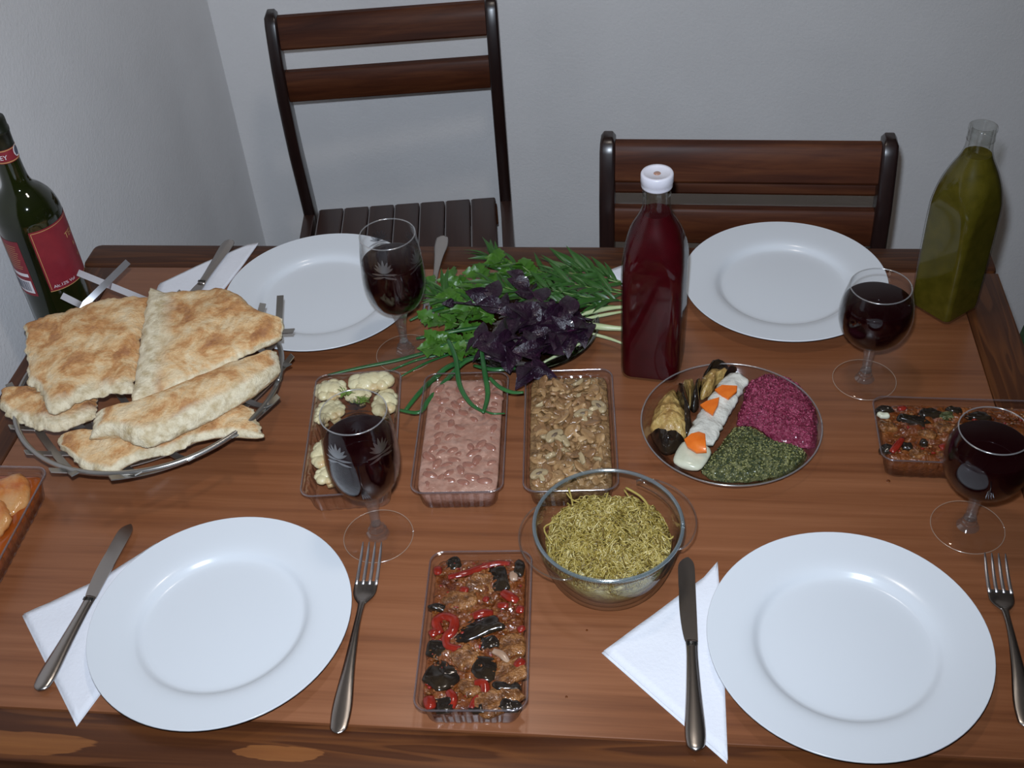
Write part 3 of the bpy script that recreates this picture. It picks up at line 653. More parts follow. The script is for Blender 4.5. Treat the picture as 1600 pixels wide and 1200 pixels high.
def fill(name, label, cat, tr, mat, level=0.029, amp=0.003, freq=60, seed=0, margin=0.0068, grp=None, dome=0.0):
    """food mass that fills a tray"""
    t, hx, hy, hz = tr; nx, ny = 70, 130; V = []; Fc = []
    o = thing(name, label, cat, t.location+Vector((0, 0, 0.0017)), t.rotation_euler[2], grp) if cat else None
    ax, ay = hx-margin, hy-margin
    def wx(u, v, k):                                       # square to rounded rectangle
        p = 14; s = max(abs(u), abs(v), 1e-6); q = max((abs(u)**p+abs(v)**p)**(1/p), 1e-6); f = s/q if s > 1e-5 else 1; return u*f*ax*k, v*f*ay*k
    for j in range(ny+1):
        for i in range(nx+1):
            u, v = 2*i/nx-1, 2*j/ny-1; x, y = wx(u, v, 1); e = max(abs(u), abs(v))
            z = level+amp*(noise.noise(Vector((x*freq, y*freq, seed)))+0.6*noise.noise(Vector((x*freq*2.3, y*freq*2.3, seed+5))))*(1-e**10)-0.002*e**16+dome*(1-u*u)*(1-v*v)
            V.append((x, y, z))
    id_ = lambda i, j: j*(nx+1)+i
    for j in range(ny):
        for i in range(nx): Fc.append((id_(i, j), id_(i+1, j), id_(i+1, j+1), id_(i, j+1)))
    edge = [id_(i, 0) for i in range(nx)]+[id_(nx, j) for j in range(ny)]+[id_(i, ny) for i in range(nx, 0, -1)]+[id_(0, j) for j in range(ny, 0, -1)]
    b0 = len(V)
    for q in edge: x, y, z = V[q]; V.append((x*(hx-0.0112)/ax, y*(hy-0.0112)/ay, 0.0))
    k = len(edge)
    for i in range(k): Fc.append((edge[i], b0+i, b0+(i+1) % k, edge[(i+1) % k]))
    Fc.append(tuple(b0+i for i in range(k))[::-1])
    m = mesh(name if not o else 'sauce', V, Fc, mat, o); return o, m
def zt(z): return T+0.002+z
tr_c = make_tray('clear plastic tray of cauliflower behind the front crystal glass', [at(488, 590, .035), at(620, 577, .035), at(475, 775, .035), at(625, 770, .035)])
tr_b = make_tray('clear plastic tray of pinkish bean salad, middle of the row of three', [at(660, 586, .035), at(787, 581, .035), at(645, 771, .035), at(795, 770, .035)])
tr_m = make_tray('clear plastic tray of sliced mushrooms behind the glass casserole', [at(820, 581, .035), at(956, 577, .035), at(818, 770, .035), at(968, 766, .035)])
tr_e = make_tray('clear plastic tray of aubergine stew at the front between the two plates', [at(670, 863, .035), at(828, 861, .035), at(648, 1112, .035), at(828, 1112, .035)])
tr_r = make_tray('clear plastic tray of aubergine stew turned sideways behind the right glass', [Vector((0.258, 1.050, 0)), Vector((0.462, 1.046, 0)), Vector((0.262, 0.944, 0)), Vector((0.462, 0.940, 0))])
tr_o = make_tray('clear plastic tray of orange stew cut off by the left photo edge', [Vector((-0.795, 0.898, 0)), Vector((-0.688, 0.899, 0)), Vector((-0.790, 0.698, 0)), Vector((-0.684, 0.699, 0))])

# --- beans
bs, _ = fill('bean_salad', 'pinkish brown bean salad in creamy sauce filling the middle tray', 'bean salad', tr_b, 'beansauce', 0.0298, 0.0020, 75, 3)
rnd = random.Random(5); bp = blob('bean', 'bean', 0.0098, (1.0, 0.56, 0.40), 0.06, 1.2, 3, 4, bs); bp.location = (0.03, -0.08, 0.0285)
placed = [(0.03, -0.08)]
for i in range(700):
    x, y = rnd.uniform(-0.0375, 0.0375), rnd.uniform(-0.083, 0.083)
    if rnd.random() > (0.95 if y < -0.02 or abs(x) > 0.026 or y > 0.045 else 0.10): continue
    if any((x-a)**2+(y-b)**2 < 0.0105**2 for a, b in placed): continue
    placed.append((x, y)); s = rnd.uniform(0.8, 1.15)
    share(bp, 'bean', bs, (x, y, 0.0272+rnd.uniform(-0.0012, 0.0014)), (rnd.uniform(-.3, .3), rnd.uniform(-.25, .25), rnd.uniform(0, PI)), (s, s, s))

# --- mushrooms
mb, _ = fill('mushroom_bed', 'brown mass of chopped mushrooms under the slices in the tray', 'mushrooms', tr_m, 'mushbed', 0.0285, 0.0045, 95, 8)
mb['kind'] = 'stuff'
def to_world(tr, x, y, z):
    t = tr[0]; c, s = math.cos(t.rotation_euler[2]), math.sin(t.rotation_euler[2])
    return (t.location.x+c*x-s*y, t.location.y+s*x+c*y, T+0.002+z)
def outline_slab(pts, th, s=1.0, bend=0.0, seed=0):
    rings = [[(x*k*s, y*k*s, z+bend*(x*x+0.4*y*y)+0.0012*noise.noise(Vector((x*160, y*160, seed+z*90)))) for x, y in pts] for k, z in ((0.3, -th/2), (0.86, -th/2), (1, -th/4), (1, th/4), (0.86, th/2), (0.3, th/2))]
    return loft(rings)
SL = smoothprof([(-0.0035, -0.011), (-0.0032, -0.002), (-0.0075, -0.0035), (-0.0125, -0.001), (-0.0120, 0.004), (-0.007, 0.0090), (0, 0.0105), (0.007, 0.0090), (0.0120, 0.004), (0.0125, -0.001), (0.0075, -0.0035), (0.0032, -0.002), (0.0035, -0.011), (0, -0.0122), (-0.0035, -0.011)], 2)[:-1]
def mushroom_slice(th=0.0032, s=1.0): return outline_slab(SL, th, s)
CR = smoothprof([(-0.011, -0.004), (-0.009, 0.003), (0, 0.007), (0.009, 0.003), (0.0115, -0.004), (0.007, -0.0035), (0.004, 0.0005), (0, 0.0018), (-0.005, 0.0), (-0.011, -0.004)], 2)[:-1]
HF = smoothprof([(-0.002, -0.010), (0.0035, -0.011), (0.0035, -0.002), (0.008, -0.0035), (0.012, 0.0), (0.010, 0.006), (0.004, 0.010), (-0.0015, 0.010), (-0.002, 0.0), (-0.002, -0.010)], 2)[:-1]
ST = smoothprof([(-0.007, -0.0028), (0, -0.0036), (0.007, -0.0026), (0.0085, 0.0005), (0.006, 0.0034), (-0.002, 0.003), (-0.0075, 0.0028), (-0.007, -0.0028)], 2)[:-1]
RD = [(0.0075*math.cos(a)*(1+0.12*math.sin(3*a)), 0.0062*math.sin(a)*(1+0.1*math.cos(2*a))) for a in [2*PI*i/18 for i in range(18)]]
rn = random.Random(11); kinds = []
for nm, pts, th, bd, mats in (('slice', SL, 0.0030, 10, ('mush', 'mushcap')), ('crescent', CR, 0.0034, -14, ('mushcap', 'mush')), ('half slice', HF, 0.0032, 8, ('mush', 'mushcap')), ('stem bit', ST, 0.0042, 5, ('mush', 'mushpale')), ('round cap bit', RD, 0.0046, -40, ('mushcap', 'mush'))):
    for k, mt in enumerate(mats):
        V, Fc = outline_slab(pts, th, 1.0, bd, k); o = mesh('p', V, Fc, mt, auto=70); kinds.append((nm, o.data)); bpy.data.objects.remove(o)
spots = []
for i in range(6000):
    x, y = rn.uniform(-0.036, 0.036), rn.uniform(-0.082, 0.082)
    if any((x-a)**2+(y-b)**2 < 0.0084**2 for a, b in spots): continue
    spots.append((x, y))
for i, (x, y) in enumerate(spots):
    nm, dat = rn.choice(kinds); o = bpy.data.objects.new('mushroom_piece', dat); col.objects.link(o)
    o.location = to_world(tr_m, x, y, 0.0298+rn.uniform(-0.002, 0.003)); o.rotation_euler = (rn.uniform(-0.5, 0.5), rn.uniform(-0.5, 0.5), rn.uniform(0, 2*PI))
    sc_ = rn.uniform(0.75, 1.15); o.scale = (sc_, sc_*rn.uniform(0.8, 1.15), 1)
    where = ('near', 'middle', 'far')[min(2, int((y+0.0865)/0.058))]+' '+('left', 'centre', 'right')[min(2, int((x+0.0395)/0.0265))]
    tag(o, 'brown cooked mushroom %s in the %s of the mushroom tray' % (nm, where), 'mushroom', 'mushroom pieces in the tray, '+nm+', '+where)
for (px, py, rz, s, lab) in ((843, 742, 0.5, 0.85, 'pale round mushroom half in the near left corner of the mushroom tray'),
                             (934, 636, -0.9, 0.95, 'large pale mushroom slice with grey centre near the right side of the tray'),
                             (868, 682, 0.9, 1.0, 'large pale mushroom slice in the middle of the mushroom tray'),
                             (912, 648, 0.2, 0.9, 'curved beige mushroom slice beside the large pale one')):
    V, Fc = mushroom_slice(0.004, s); o = thing('mushroom_slice', lab, 'mushroom', at(px, py, 0.0365), rz, 'large mushroom slices on top of the tray')
    mesh('flesh', V, Fc, 'mushpale', o, auto=60)
    gpts = [(-0.006*s, 0.001*s), (-0.002*s, -0.001*s), (0.002*s, -0.001*s), (0.006*s, 0.001*s), (0.003*s, 0.0035*s), (-0.003*s, 0.0035*s)]
    mesh('gills', *loft([[(x, y, 0.0015) for x, y in gpts], [(x*.9, y*.9, 0.0024) for x, y in gpts]]), 'gill', o)

# --- cauliflower
def floret(label, px, py, sx, sy, rz, seed, z=0.022):
    o = thing('cauliflower_floret', label, 'cauliflower', at(px, py, z), rz, 'roasted cauliflower pieces'); q = random.Random(seed)
    parts = []
    bm = bmesh.new(); bmesh.ops.create_icosphere(bm, subdivisions=2, radius=1)
    bv = [v.co.copy() for v in bm.verts]; bf = [tuple(x.index for x in f.verts) for f in bm.faces]; bm.free()
    for i in range(11):
        a = 2*PI*i/9 if i < 9 else q.uniform(0, 6); rr = 0.72 if i < 9 else 0.2
        cx, cy, s = rr*sx*math.cos(a), rr*sy*math.sin(a), q.uniform(0.32, 0.46)*max(sx, sy)*(1 if i < 9 else 1.5)
        parts.append(([(cx+v.x*s, cy+v.y*s, 0.004+v.z*s*0.62+0.0008*noise.noise(v*3+Vector((i, seed, 0)))) for v in bv], bf))
    V, Fc = join(*parts); mesh('florets', V, Fc, 'cauli', o)
    V, Fc = tube([(0, 0, 0.0), (0.3*sx, -0.9*sy, -0.004)], [0.5*min(sx, sy), 0.35*min(sx, sy)], 10); mesh('stalk', V, Fc, 'cauli', o); return o
floret('lumpy cauliflower floret in the far left corner of its tray', 517, 613, 0.020, 0.016, 0.1, 1)
floret('long cauliflower floret along the far edge of its tray', 580, 600, 0.026, 0.012, 0.1, 2, 0.026)
floret('browned cauliflower floret seen over the glass rim', 560, 622, 0.016, 0.011, 0.2, 3, 0.026)
floret('smooth pale cauliflower piece at the right side of its tray', 602, 632, 0.012, 0.022, 0.0, 4)
floret('cauliflower floret left of the glass rim, partly behind glass', 517, 645, 0.017, 0.016, 0.4, 5, 0.02)
floret('small browned cauliflower floret at the left tray wall', 504, 655, 0.009, 0.012, 0.4, 6)
floret('narrow cauliflower piece with an orange browned end', 508, 710, 0.010, 0.024, -0.1, 7)
floret('shiny pale cauliflower piece in the near left corner of its tray', 514, 746, 0.016, 0.012, 0.0, 8, 0.02)
floret('cauliflower floret hidden behind the wine in the crystal glass', 560, 690, 0.022, 0.022, 0.0, 9, 0.018)
floret('pale cauliflower piece in the near right corner under the glass', 606, 745, 0.012, 0.012, 0.0, 10, 0.016)
for (px, py, lab) in ((563, 628, 'feathery dill sprig on the cauliflower seen over the glass rim'), (541, 616, 'small dill sprig between two cauliflower florets')):
    V = []; Fc = []; q = random.Random(px); parts = []
    for i in range(26):
        a = q.uniform(0, 2*PI); L = q.uniform(0.004, 0.011); b = Vector((q.uniform(-.004, .004), q.uniform(-.004, .004), 0))
        parts.append(tube([b, b+Vector((math.cos(a)*L*.5, math.sin(a)*L*.5, 0.004)), b+Vector((math.cos(a)*L, math.sin(a)*L, 0.003))], [0.0006, 0.0005, 0.0003], 4))
    V, Fc = join(*parts); tag(mesh('dill_sprig', V, Fc, 'dill', loc=at(px, py, 0.041)), lab, 'dill', 'dill sprigs')

# --- aubergine stew
def chunk(name, label, cat, px, py, sx, sy, rz, mat, seed, z=0.031, h=0.006, group=None, skin=False, world=None):
    q = random.Random(seed); n = 10
    prof_ = [(math.copysign(abs(math.cos(a))**0.6, math.cos(a))*sx*q.uniform(.72, 1.18), math.copysign(abs(math.sin(a))**0.6, math.sin(a))*sy*q.uniform(.72, 1.18)) for a in [2*PI*i/n for i in range(n)]]
    pts = smoothprof(prof_+[prof_[0]], 3)[:-1]
    bend = q.uniform(-0.25, 0.5)
    of = Vector((seed*0.37, seed*0.11, 0))
    rings = []
    for k, zz in ((0.8, -1), (1, -0.6), (1.02, 0.0), (0.98, 0.45), (0.88, 0.8), (0.72, 0.95), (0.5, 1.02), (0.25, 1.04), (0.05, 1.05)):
        ring = []
        for x, y in pts:
            w1 = noise.noise(Vector((x*k*130, y*k*130, 0))+of); w2 = noise.noise(Vector((x*k*320, y*k*320, 4))+of)
            ring.append((x*k*(1+0.10*w1), y*k*(1+0.10*w1), zz*h-bend*h*(x/sx)**2+(0.0016*w1+0.0006*w2)*(1 if zz > 0 else 0)))
        rings.append(ring)
    p = world if world is not None else at(px, py, z)
    if skin:
        o = thing(name, label, cat, p, rz, group)
        mesh('flesh', *loft(rings), mat, o)
        sk = [[(x*k+sx*0.04, y*k, zz*h) for x, y in pts if True] for k, zz in ((1.02, -1.0), (1.06, -0.5), (1.05, 0.1))]
        mesh('skin', *loft(sk, True, False), 'eggskin', o)
    else:
        o = mesh(name, *loft(rings), mat, loc=p, rot=(q.uniform(-.2, .2), q.uniform(-.2, .2), rz)); tag(o, label, cat, group)
    return o
se, _ = fill('aubergine_stew', 'chunky red brown sauce filling the front aubergine tray', 'stew', tr_e, 'stew', 0.0292, 0.0045, 85, 12)
def bits(root, tr, n, seed, mats):
    q = random.Random(seed); bm = bmesh.new(); bmesh.ops.create_icosphere(bm, subdivisions=1, radius=1)
    bv = [v.co.copy() for v in bm.verts]; bf = [tuple(x.index for x in f.verts) for f in bm.faces]; bm.free()
    for mt, fr in mats:
        parts = []
        for i in range(int(n*fr)):
            x, y = q.uniform(-1, 1)*(tr[1]-0.010), q.uniform(-1, 1)*(tr[2]-0.010); r = q.uniform(0.0008, 0.0024); e = q.uniform(0.5, 1.8)
            parts.append(([(x+v.x*r*e, y+v.y*r/e, 0.0300+v.z*r*0.8+q.uniform(0, 0.0004)) for v in bv], bf))
        V, Fc = join(*parts); o = mesh('stew_bits', V, Fc, mt, root); o['kind'] = 'stuff'
bits(se, tr_e, 420, 3, (('stew', 0.55), ('pepper', 0.15), ('eggflesh', 0.3)))
def EP(x, y): return 640+x/4.14, 850+y/4.14
G1 = 'aubergine pieces in the front tray'; G2 = 'red pepper pieces in the front tray'
for x, y, a, b, rz, m, lab in (
    (285, 130, .008, .007, .3, 'eggskin', 'dark aubergine piece at the far left corner of the front tray'),
    (580, 225, .0105, .016, .35, 'eggskin', 'black four-sided aubergine piece at the far right of the front tray'),
    (712, 155, .006, .010, 0, 'eggskin', 'black aubergine piece against the far right wall of the front tray'),
    (190, 412, .010, .004, -.1, 'eggskin', 'thin black aubergine strip at the left wall of the front tray'),
    (455, 545, .022, .012, .3, 'eggskin', 'largest black aubergine piece in the middle of the front tray'),
    (180, 680, .010, .009, .5, 'eggskin', 'shiny black aubergine piece above the big green one'),
    (220, 850, .015, .016, -.5, 'eggskin', 'big dark dome of aubergine skin at the left of the front tray'),
    (490, 800, .012, .014, .1, 'eggskin', 'black aubergine cube near the middle of the front tray'),
    (630, 925, .012, .005, .1, 'eggskin', 'narrow black aubergine strip towards the near right of the tray'),
    (230, 1045, .010, .007, 0, 'eggskin', 'black aubergine piece in the near left corner of the front tray'),
    (455, 1070, .009, .0045, 0, 'eggskin', 'small black aubergine piece at the near wall of the front tray'),
    (650, 1045, .010, .006, .1, 'eggskin', 'black aubergine piece in the near right corner of the front tray'),
    (515, 640, .010, .007, .2, 'eggskin', 'glossy black aubergine knob below the largest piece'),
    (470, 262, .014, .011, .2, 'eggflesh', 'orange brown aubergine flesh beside the four-sided black piece'),
    (330, 370, .017, .010, 0, 'eggflesh', 'brown aubergine flesh in the upper left of the front tray'),
    (665, 650, .012, .014, 0, 'eggflesh', 'brown aubergine flesh at the right wall of the front tray'),
    (640, 830, .018, .015, .4, 'eggflesh', 'wide brown aubergine flesh piece right of the black cube'),
    (560, 1015, .017, .014, .3, 'eggflesh', 'light brown aubergine flesh at the near end of the tray'),
    (360, 740, .013, .014, .6, 'eggflesh', 'brown aubergine flesh left of the black cube'),
    (390, 930, .009, .012, .2, 'eggflesh', 'small brown aubergine flesh beside the red pepper curl'),
    (660, 980, .011, .007, .0, 'eggflesh', 'brown aubergine flesh beside the near right wall')):
    px, py = EP(x, y); chunk('aubergine_piece', lab, 'aubergine', px, py, a*1.08, b*1.08, rz, m, int(x*7+y), 0.0318 if m == 'eggskin' else 0.0308, 0.0028 if m == 'eggskin' else 0.0036, G1)
def strip(name, label, cat, pts, wd, mat, z=0.034, group=None, pxy=True, flat=0.55):
    P = [at(p[0], p[1], z) if pxy else Vector(p) for p in pts]; c = sum(P, Vector())/len(P); S = spline([p-c+Vector((0, 0, 0.001*math.sin(i*2.1))) for i, p in enumerate(P)], 5)
    n = len(S); V, Fc = tube(S, [wd*(0.55+0.45*math.sin(PI*min(1, 0.15+i/(n-1)*0.8))) for i in range(n)], 8, flat)
    o = mesh(name, V, Fc, mat, loc=c); return tag(o, label, cat, group)
for pts, wd, lab in (
    ([(250, 215), (350, 195), (460, 150), (560, 125), (650, 130)], .0042, 'long red pepper strip along the far end of the front tray'),
    ([(180, 150), (185, 200)], .005, 'red pepper bit in the far left corner of the front tray'),
    ([(330, 290), (380, 305)], .0045, 'small red pepper bit beside the brown flesh'),
    ([(600, 310), (660, 350), (700, 370)], .006, 'red pepper piece below the four-sided black aubergine'),
    ([(480, 350), (510, 365)], .004, 'tiny red pepper bit in the middle of the tray'),
    ([(410, 470), (470, 450), (540, 440)], .005, 'red pepper strip above the largest black aubergine'),
    ([(200, 580), (170, 510), (215, 465), (285, 490), (280, 560), (235, 600), (245, 660), (330, 680)], .0058, 'curling red pepper ring at the left of the front tray'),
    ([(130, 590), (180, 560)], .005, 'red pepper bit against the left wall below the thin strip'),
    ([(690, 420), (740, 430)], .005, 'red pepper bit at the right wall of the front tray'),
    ([(700, 560), (745, 540)], .004, 'lower red pepper bit at the right wall'),
    ([(690, 800), (735, 750)], .006, 'red pepper piece beside the wide brown flesh'),
    ([(420, 900), (480, 905), (485, 970), (430, 1010), (400, 1070)], .005, 'curled red pepper strip near the near end of the tray'),
    ([(250, 950), (280, 1000), (270, 1060)], .005, 'red pepper strip right of the near left corner'),
    ([(120, 990), (140, 1070)], .0065, 'red pepper piece lying along the near left wall'),
    ([(570, 395), (640, 400)], .004, 'thin red pepper bit under the four-sided black piece')):
    strip('pepper_piece', lab, 'pepper', [EP(*p) for p in pts], wd, 'pepper', 0.0325, G2)
strip('onion_strip', 'translucent pale onion strip in the front aubergine tray', 'onion', [EP(540, 690), EP(600, 720), EP(640, 770)], 0.004, 'onionpale', 0.0325)
strip('onion_strip', 'pale onion bit at the far right of the front aubergine tray', 'onion', [EP(670, 180), EP(675, 240)], 0.005, 'onionpale', 0.0325)

sr, _ = fill('aubergine_stew', 'chunky brown sauce filling the sideways aubergine tray', 'stew', tr_r, 'stew', 0.0292, 0.0045, 85, 21)
bits(sr, tr_r, 380, 4, (('stew', 0.55), ('pepper', 0.1), ('eggflesh', 0.35)))
def ER(x, y): return 1350+x/6.4, 600+y/6.4
G3 = 'aubergine pieces in the sideways tray'
for x, y, a, b, rz, m, lab in (
    (480, 365, .024, .0075, -.2, 'eggskin', 'long black aubergine piece in the sideways tray'),
    (660, 300, .014, .008, .1, 'eggskin', 'black aubergine piece beside the green bit in the sideways tray'),
    (210, 265, .012, .006, -.1, 'eggskin', 'black aubergine piece in the far left corner of the sideways tray'),
    (900, 270, .010, .005, -.2, 'eggskin', 'black aubergine bit at the far wall, just left of the glass'),
    (430, 630, .008, .006, 0, 'eggskin', 'dark green aubergine bit beside the red pepper stick'),
    (230, 650, .009, .007, 0, 'eggskin', 'dark aubergine piece in the near left corner of the sideways tray'),
    (600, 590, .005, .005, 0, 'eggskin', 'tiny black aubergine bit in the middle of the sideways tray'),
    (1130, 330, .016, .007, 0, 'eggskin', 'dark aubergine piece seen through the right glass'),
    (240, 430, .013, .010, 0, 'eggflesh', 'brown aubergine flesh at the left wall of the sideways tray'),
    (800, 430, .016, .009, .2, 'eggflesh', 'golden brown aubergine flesh left of the glass'),
    (640, 510, .013, .007, -.6, 'eggflesh', 'orange brown aubergine strip in the middle of the sideways tray'),
    (530, 700, .011, .007, 0, 'eggflesh', 'brown aubergine flesh at the near wall of the sideways tray'),
    (820, 690, .012, .008, 0, 'eggflesh', 'brown aubergine flesh under the left side of the glass')):
    px, py = ER(x, y); chunk('aubergine_piece', lab, 'aubergine', px, py, a*.9, b*.9, rz, m, int(x*3+y), 0.0312, 0.0042, G3)
for pts, wd, lab in (([(275, 680), (390, 545)], .0045, 'red pepper stick at the near left of the sideways tray'), ([(640, 465), (690, 500)], .003, 'tiny red pepper bit in the sideways tray'),
                     ([(760, 640), (860, 610)], .005, 'red pepper piece touching the glass outline'), ([(340, 250), (420, 240)], .004, 'orange red pepper bit at the far wall of the sideways tray')):
    strip('pepper_piece', lab, 'pepper', [ER(*p) for p in pts], wd, 'pepper', 0.034, 'red pepper pieces in the sideways tray')
chunk('garlic_piece', 'pale garlic bit in the far left corner of the sideways tray', 'garlic', *ER(195, 312), .007, .0035, 0, 'fishend', 4, 0.034, 0.003)
chunk('pickle_piece', 'green vegetable bit beside the black aubergine in the sideways tray', 'vegetable', *ER(830, 320), .009, .006, 0, 'spinach', 5, 0.032, 0.004)

fill('orange_stew', 'orange red oil and sauce filling the tray at the left edge', 'stew', tr_o, 'orangeoil', 0.0270, 0.002, 40, 31)
for x, y, a, b, rz, lab in ((0.016, 0.060, .026, .032, .3, 'orange coated vegetable slice at the far corner of the left tray'),
                            (0.006, 0.012, .036, .027, .2, 'wide pale orange vegetable slice in the left tray'),
                            (0.010, -0.033, .032, .026, -.2, 'reddish orange vegetable slice nearer in the left tray'),
                            (-0.022, 0.056, .024, .032, 0, 'orange vegetable slice beyond the photo edge side of the left tray'),
                            (0.006, -0.068, .034, .024, .1, 'nearest orange vegetable slice in the left tray')):
    chunk('stewed_slice', lab, 'vegetable', 0, 0, a, b, rz, 'orange', int(1000*(x+y)+300), 0, 0.0065, 'stewed slices in the left tray', world=Vector(to_world(tr_o, x, y, 0.0295)))

# ------------------------------------------------------------------ round platter
pc = Vector((0.099, 1.018, T+0.0003))
pl = thing('round_platter', 'round clear glass platter with four portions of walnut appetisers', 'platter', pc)
V, Fc = lathe(smoothprof([(0.0001, 0.003), (0.075, 0.003), (0.088, 0.006), (0.098, 0.016), (0.1035, 0.0205), (0.1045, 0.0205), (0.1035, 0.0185), (0.099, 0.013), (0.090, 0.003), (0.080, 0.0), (0.0001, 0.0)], 4), 96)
mesh('platter_dish', V, Fc, 'plastic', pl)
V, Fc = tube([(0.1042*math.cos(a), 0.1042*math.sin(a), 0.0203) for a in [2*PI*i/96 for i in range(97)]], 0.0010, 6); mesh('platter_rim', V, Fc, 'rim', pl)
def PP(x, y): return 980+x/5, 540+y/5
def mound(name, label, cat, poly, mat, h, z0=0.006, amp=0.003, freq=120, seed=0, px=PP, grp=None, zpx=0.009, pw=3, nr=26, na=140, bitmats=()):
    P = [at(*px(*p), zpx) for p in poly]; c = sum(P, Vector())/len(P); pts = [Vector((p.x-c.x, p.y-c.y, 0)) for p in P]
    sm = smoothprof([tuple(p) for p in pts+[pts[0]]], max(3, na//len(pts)))[:-1]
    V = []; Fc = []; k = len(sm)
    for i in range(nr+1):
        s = i/nr
        for j, p in enumerate(sm):
            e = 1+(0.05*noise.noise(Vector((p[0]*90, p[1]*90, seed)))*s)
            x, y = p[0]*s*e, p[1]*s*e
            nz = noise.noise(Vector((x*freq, y*freq, seed)))+0.7*noise.noise(Vector((x*freq*2.4, y*freq*2.4, seed+3)))
            V.append((x, y, h*(1-s**pw)+amp*nz*(1-s**8)))
    for i in range(nr):
        for j in range(k): Fc.append((i*k+j, (i+1)*k+j, (i+1)*k+(j+1) % k, i*k+(j+1) % k))
    Fc.append(tuple(nr*k+j for j in range(k))[::-1])
    o = mesh(name, V, Fc, mat, loc=(c.x, c.y, T+z0)); top_n = nr*k
    if bitmats:
        q = random.Random(seed); bm = bmesh.new(); bmesh.ops.create_icosphere(bm, subdivisions=1, radius=1)
        bv = [v.co.copy() for v in bm.verts]; bf = [tuple(x.index for x in f.verts) for f in bm.faces]; bm.free()
        for mt in bitmats:
            parts = []
            for i in range(650):
                ii = int(nr*math.sqrt(q.uniform(0.0, 0.97))); v0 = V[ii*k+q.randrange(k)]; r = q.uniform(0.0005, 0.0013); e = q.uniform(0.6, 2.2); an = q.uniform(0, PI); ca, sa = math.cos(an), math.sin(an)
                parts.append(([(v0[0]+(ca*w.x*e-sa*w.y/e)*r, v0[1]+(sa*w.x*e+ca*w.y/e)*r, v0[2]+0.0003+w.z*r*0.8) for w in bv], bf))
            bo = mesh('chopped_bits', *join(*parts), mt, o); bo['kind'] = 'stuff'
    return tag(o, label, cat, grp)
mound('beet_salad', 'magenta grated beet portion on the round platter', 'beet salad', [(930, 290), (1080, 215), (1310, 270), (1460, 460), (1490, 640), (1435, 795), (1180, 745), (1000, 625), (860, 605), (900, 430)], 'beet', 0.016, amp=0.0022, freq=210, seed=1, na=260, nr=46, pw=4, bitmats=('beetlight', 'beet'))
mound('spinach_salad', 'dark green chopped spinach portion on the round platter', 'spinach salad', [(830, 630), (980, 640), (1180, 755), (1400, 805), (1345, 915), (1195, 1005), (950, 1055), (725, 1050), (585, 985), (640, 880)], 'spinach', 0.016, amp=0.0024, freq=220, seed=2, na=260, nr=46, pw=4, bitmats=('spinlight', 'spindark'))
o = thing('fish_fillet', 'long pale fillet under white walnut sauce across the platter', 'fish', at(*PP(660, 620), 0.012))
L0 = [(900, 245), (830, 300), (780, 380), (720, 470), (650, 580), (610, 670), (565, 760)]
ctr = spline([at(*PP(*p), 0.021)-o.location for p in L0], 4); n = len(ctr)
V, Fc = tube(ctr, [0.0170*(0.62+0.38*math.sin(PI*min(1, 0.62*i/n+0.12)))*(0.5 if i in (0, n-1) else 1)*(1+0.22*noise.noise(Vector((i*0.7, 2, 0)))) for i in range(n)], 18, 0.42)
V = [(x+0.002*noise.noise(Vector((x*130, y*130, 7))), y, z+0.0032*noise.noise(Vector((x*120, y*120, z*60)))) for x, y, z in V]; mesh('sauced_fillet', V, Fc, 'fish', o)
ctr = spline([at(*PP(*p), 0.019)-o.location for p in ((560, 770), (500, 870), (455, 955))], 5); V, Fc = tube(ctr, [0.010, 0.0160, 0.0185, 0.019, 0.019, 0.019, 0.0185, 0.018, 0.017, 0.0145, 0.008], 18, 0.34); mesh('fillet_end', V, Fc, 'fishend', o)
for poly, lab in (([(685, 340), (740, 310), (860, 325), (855, 365), (790, 415), (740, 390)], 'orange carrot wedge nearest the far end of the fillet'),
                  ([(570, 460), (620, 435), (720, 415), (710, 470), (670, 540), (610, 500)], 'orange carrot wedge in the middle of the fillet'),
                  ([(445, 730), (500, 690), (560, 680), (610, 700), (620, 830), (540, 830), (470, 785)], 'large orange carrot wedge at the near end of the fillet')):
    P = [at(*PP(*p), 0.031) for p in poly]; c = sum(P, Vector())/len(P)
    rings = [[tuple((p-c)*k+Vector((0, 0, z))) for p in P] for k, z in ((0.96, -0.0025), (1, -0.002), (1, 0.0008), (0.95, 0.0014))]
    V, Fc = loft(rings); tag(mesh('carrot_slice', V, Fc, 'carrot', loc=c, rot=(0.05, -0.1, 0), auto=40), lab, 'carrot', 'carrot wedges on the fillet')
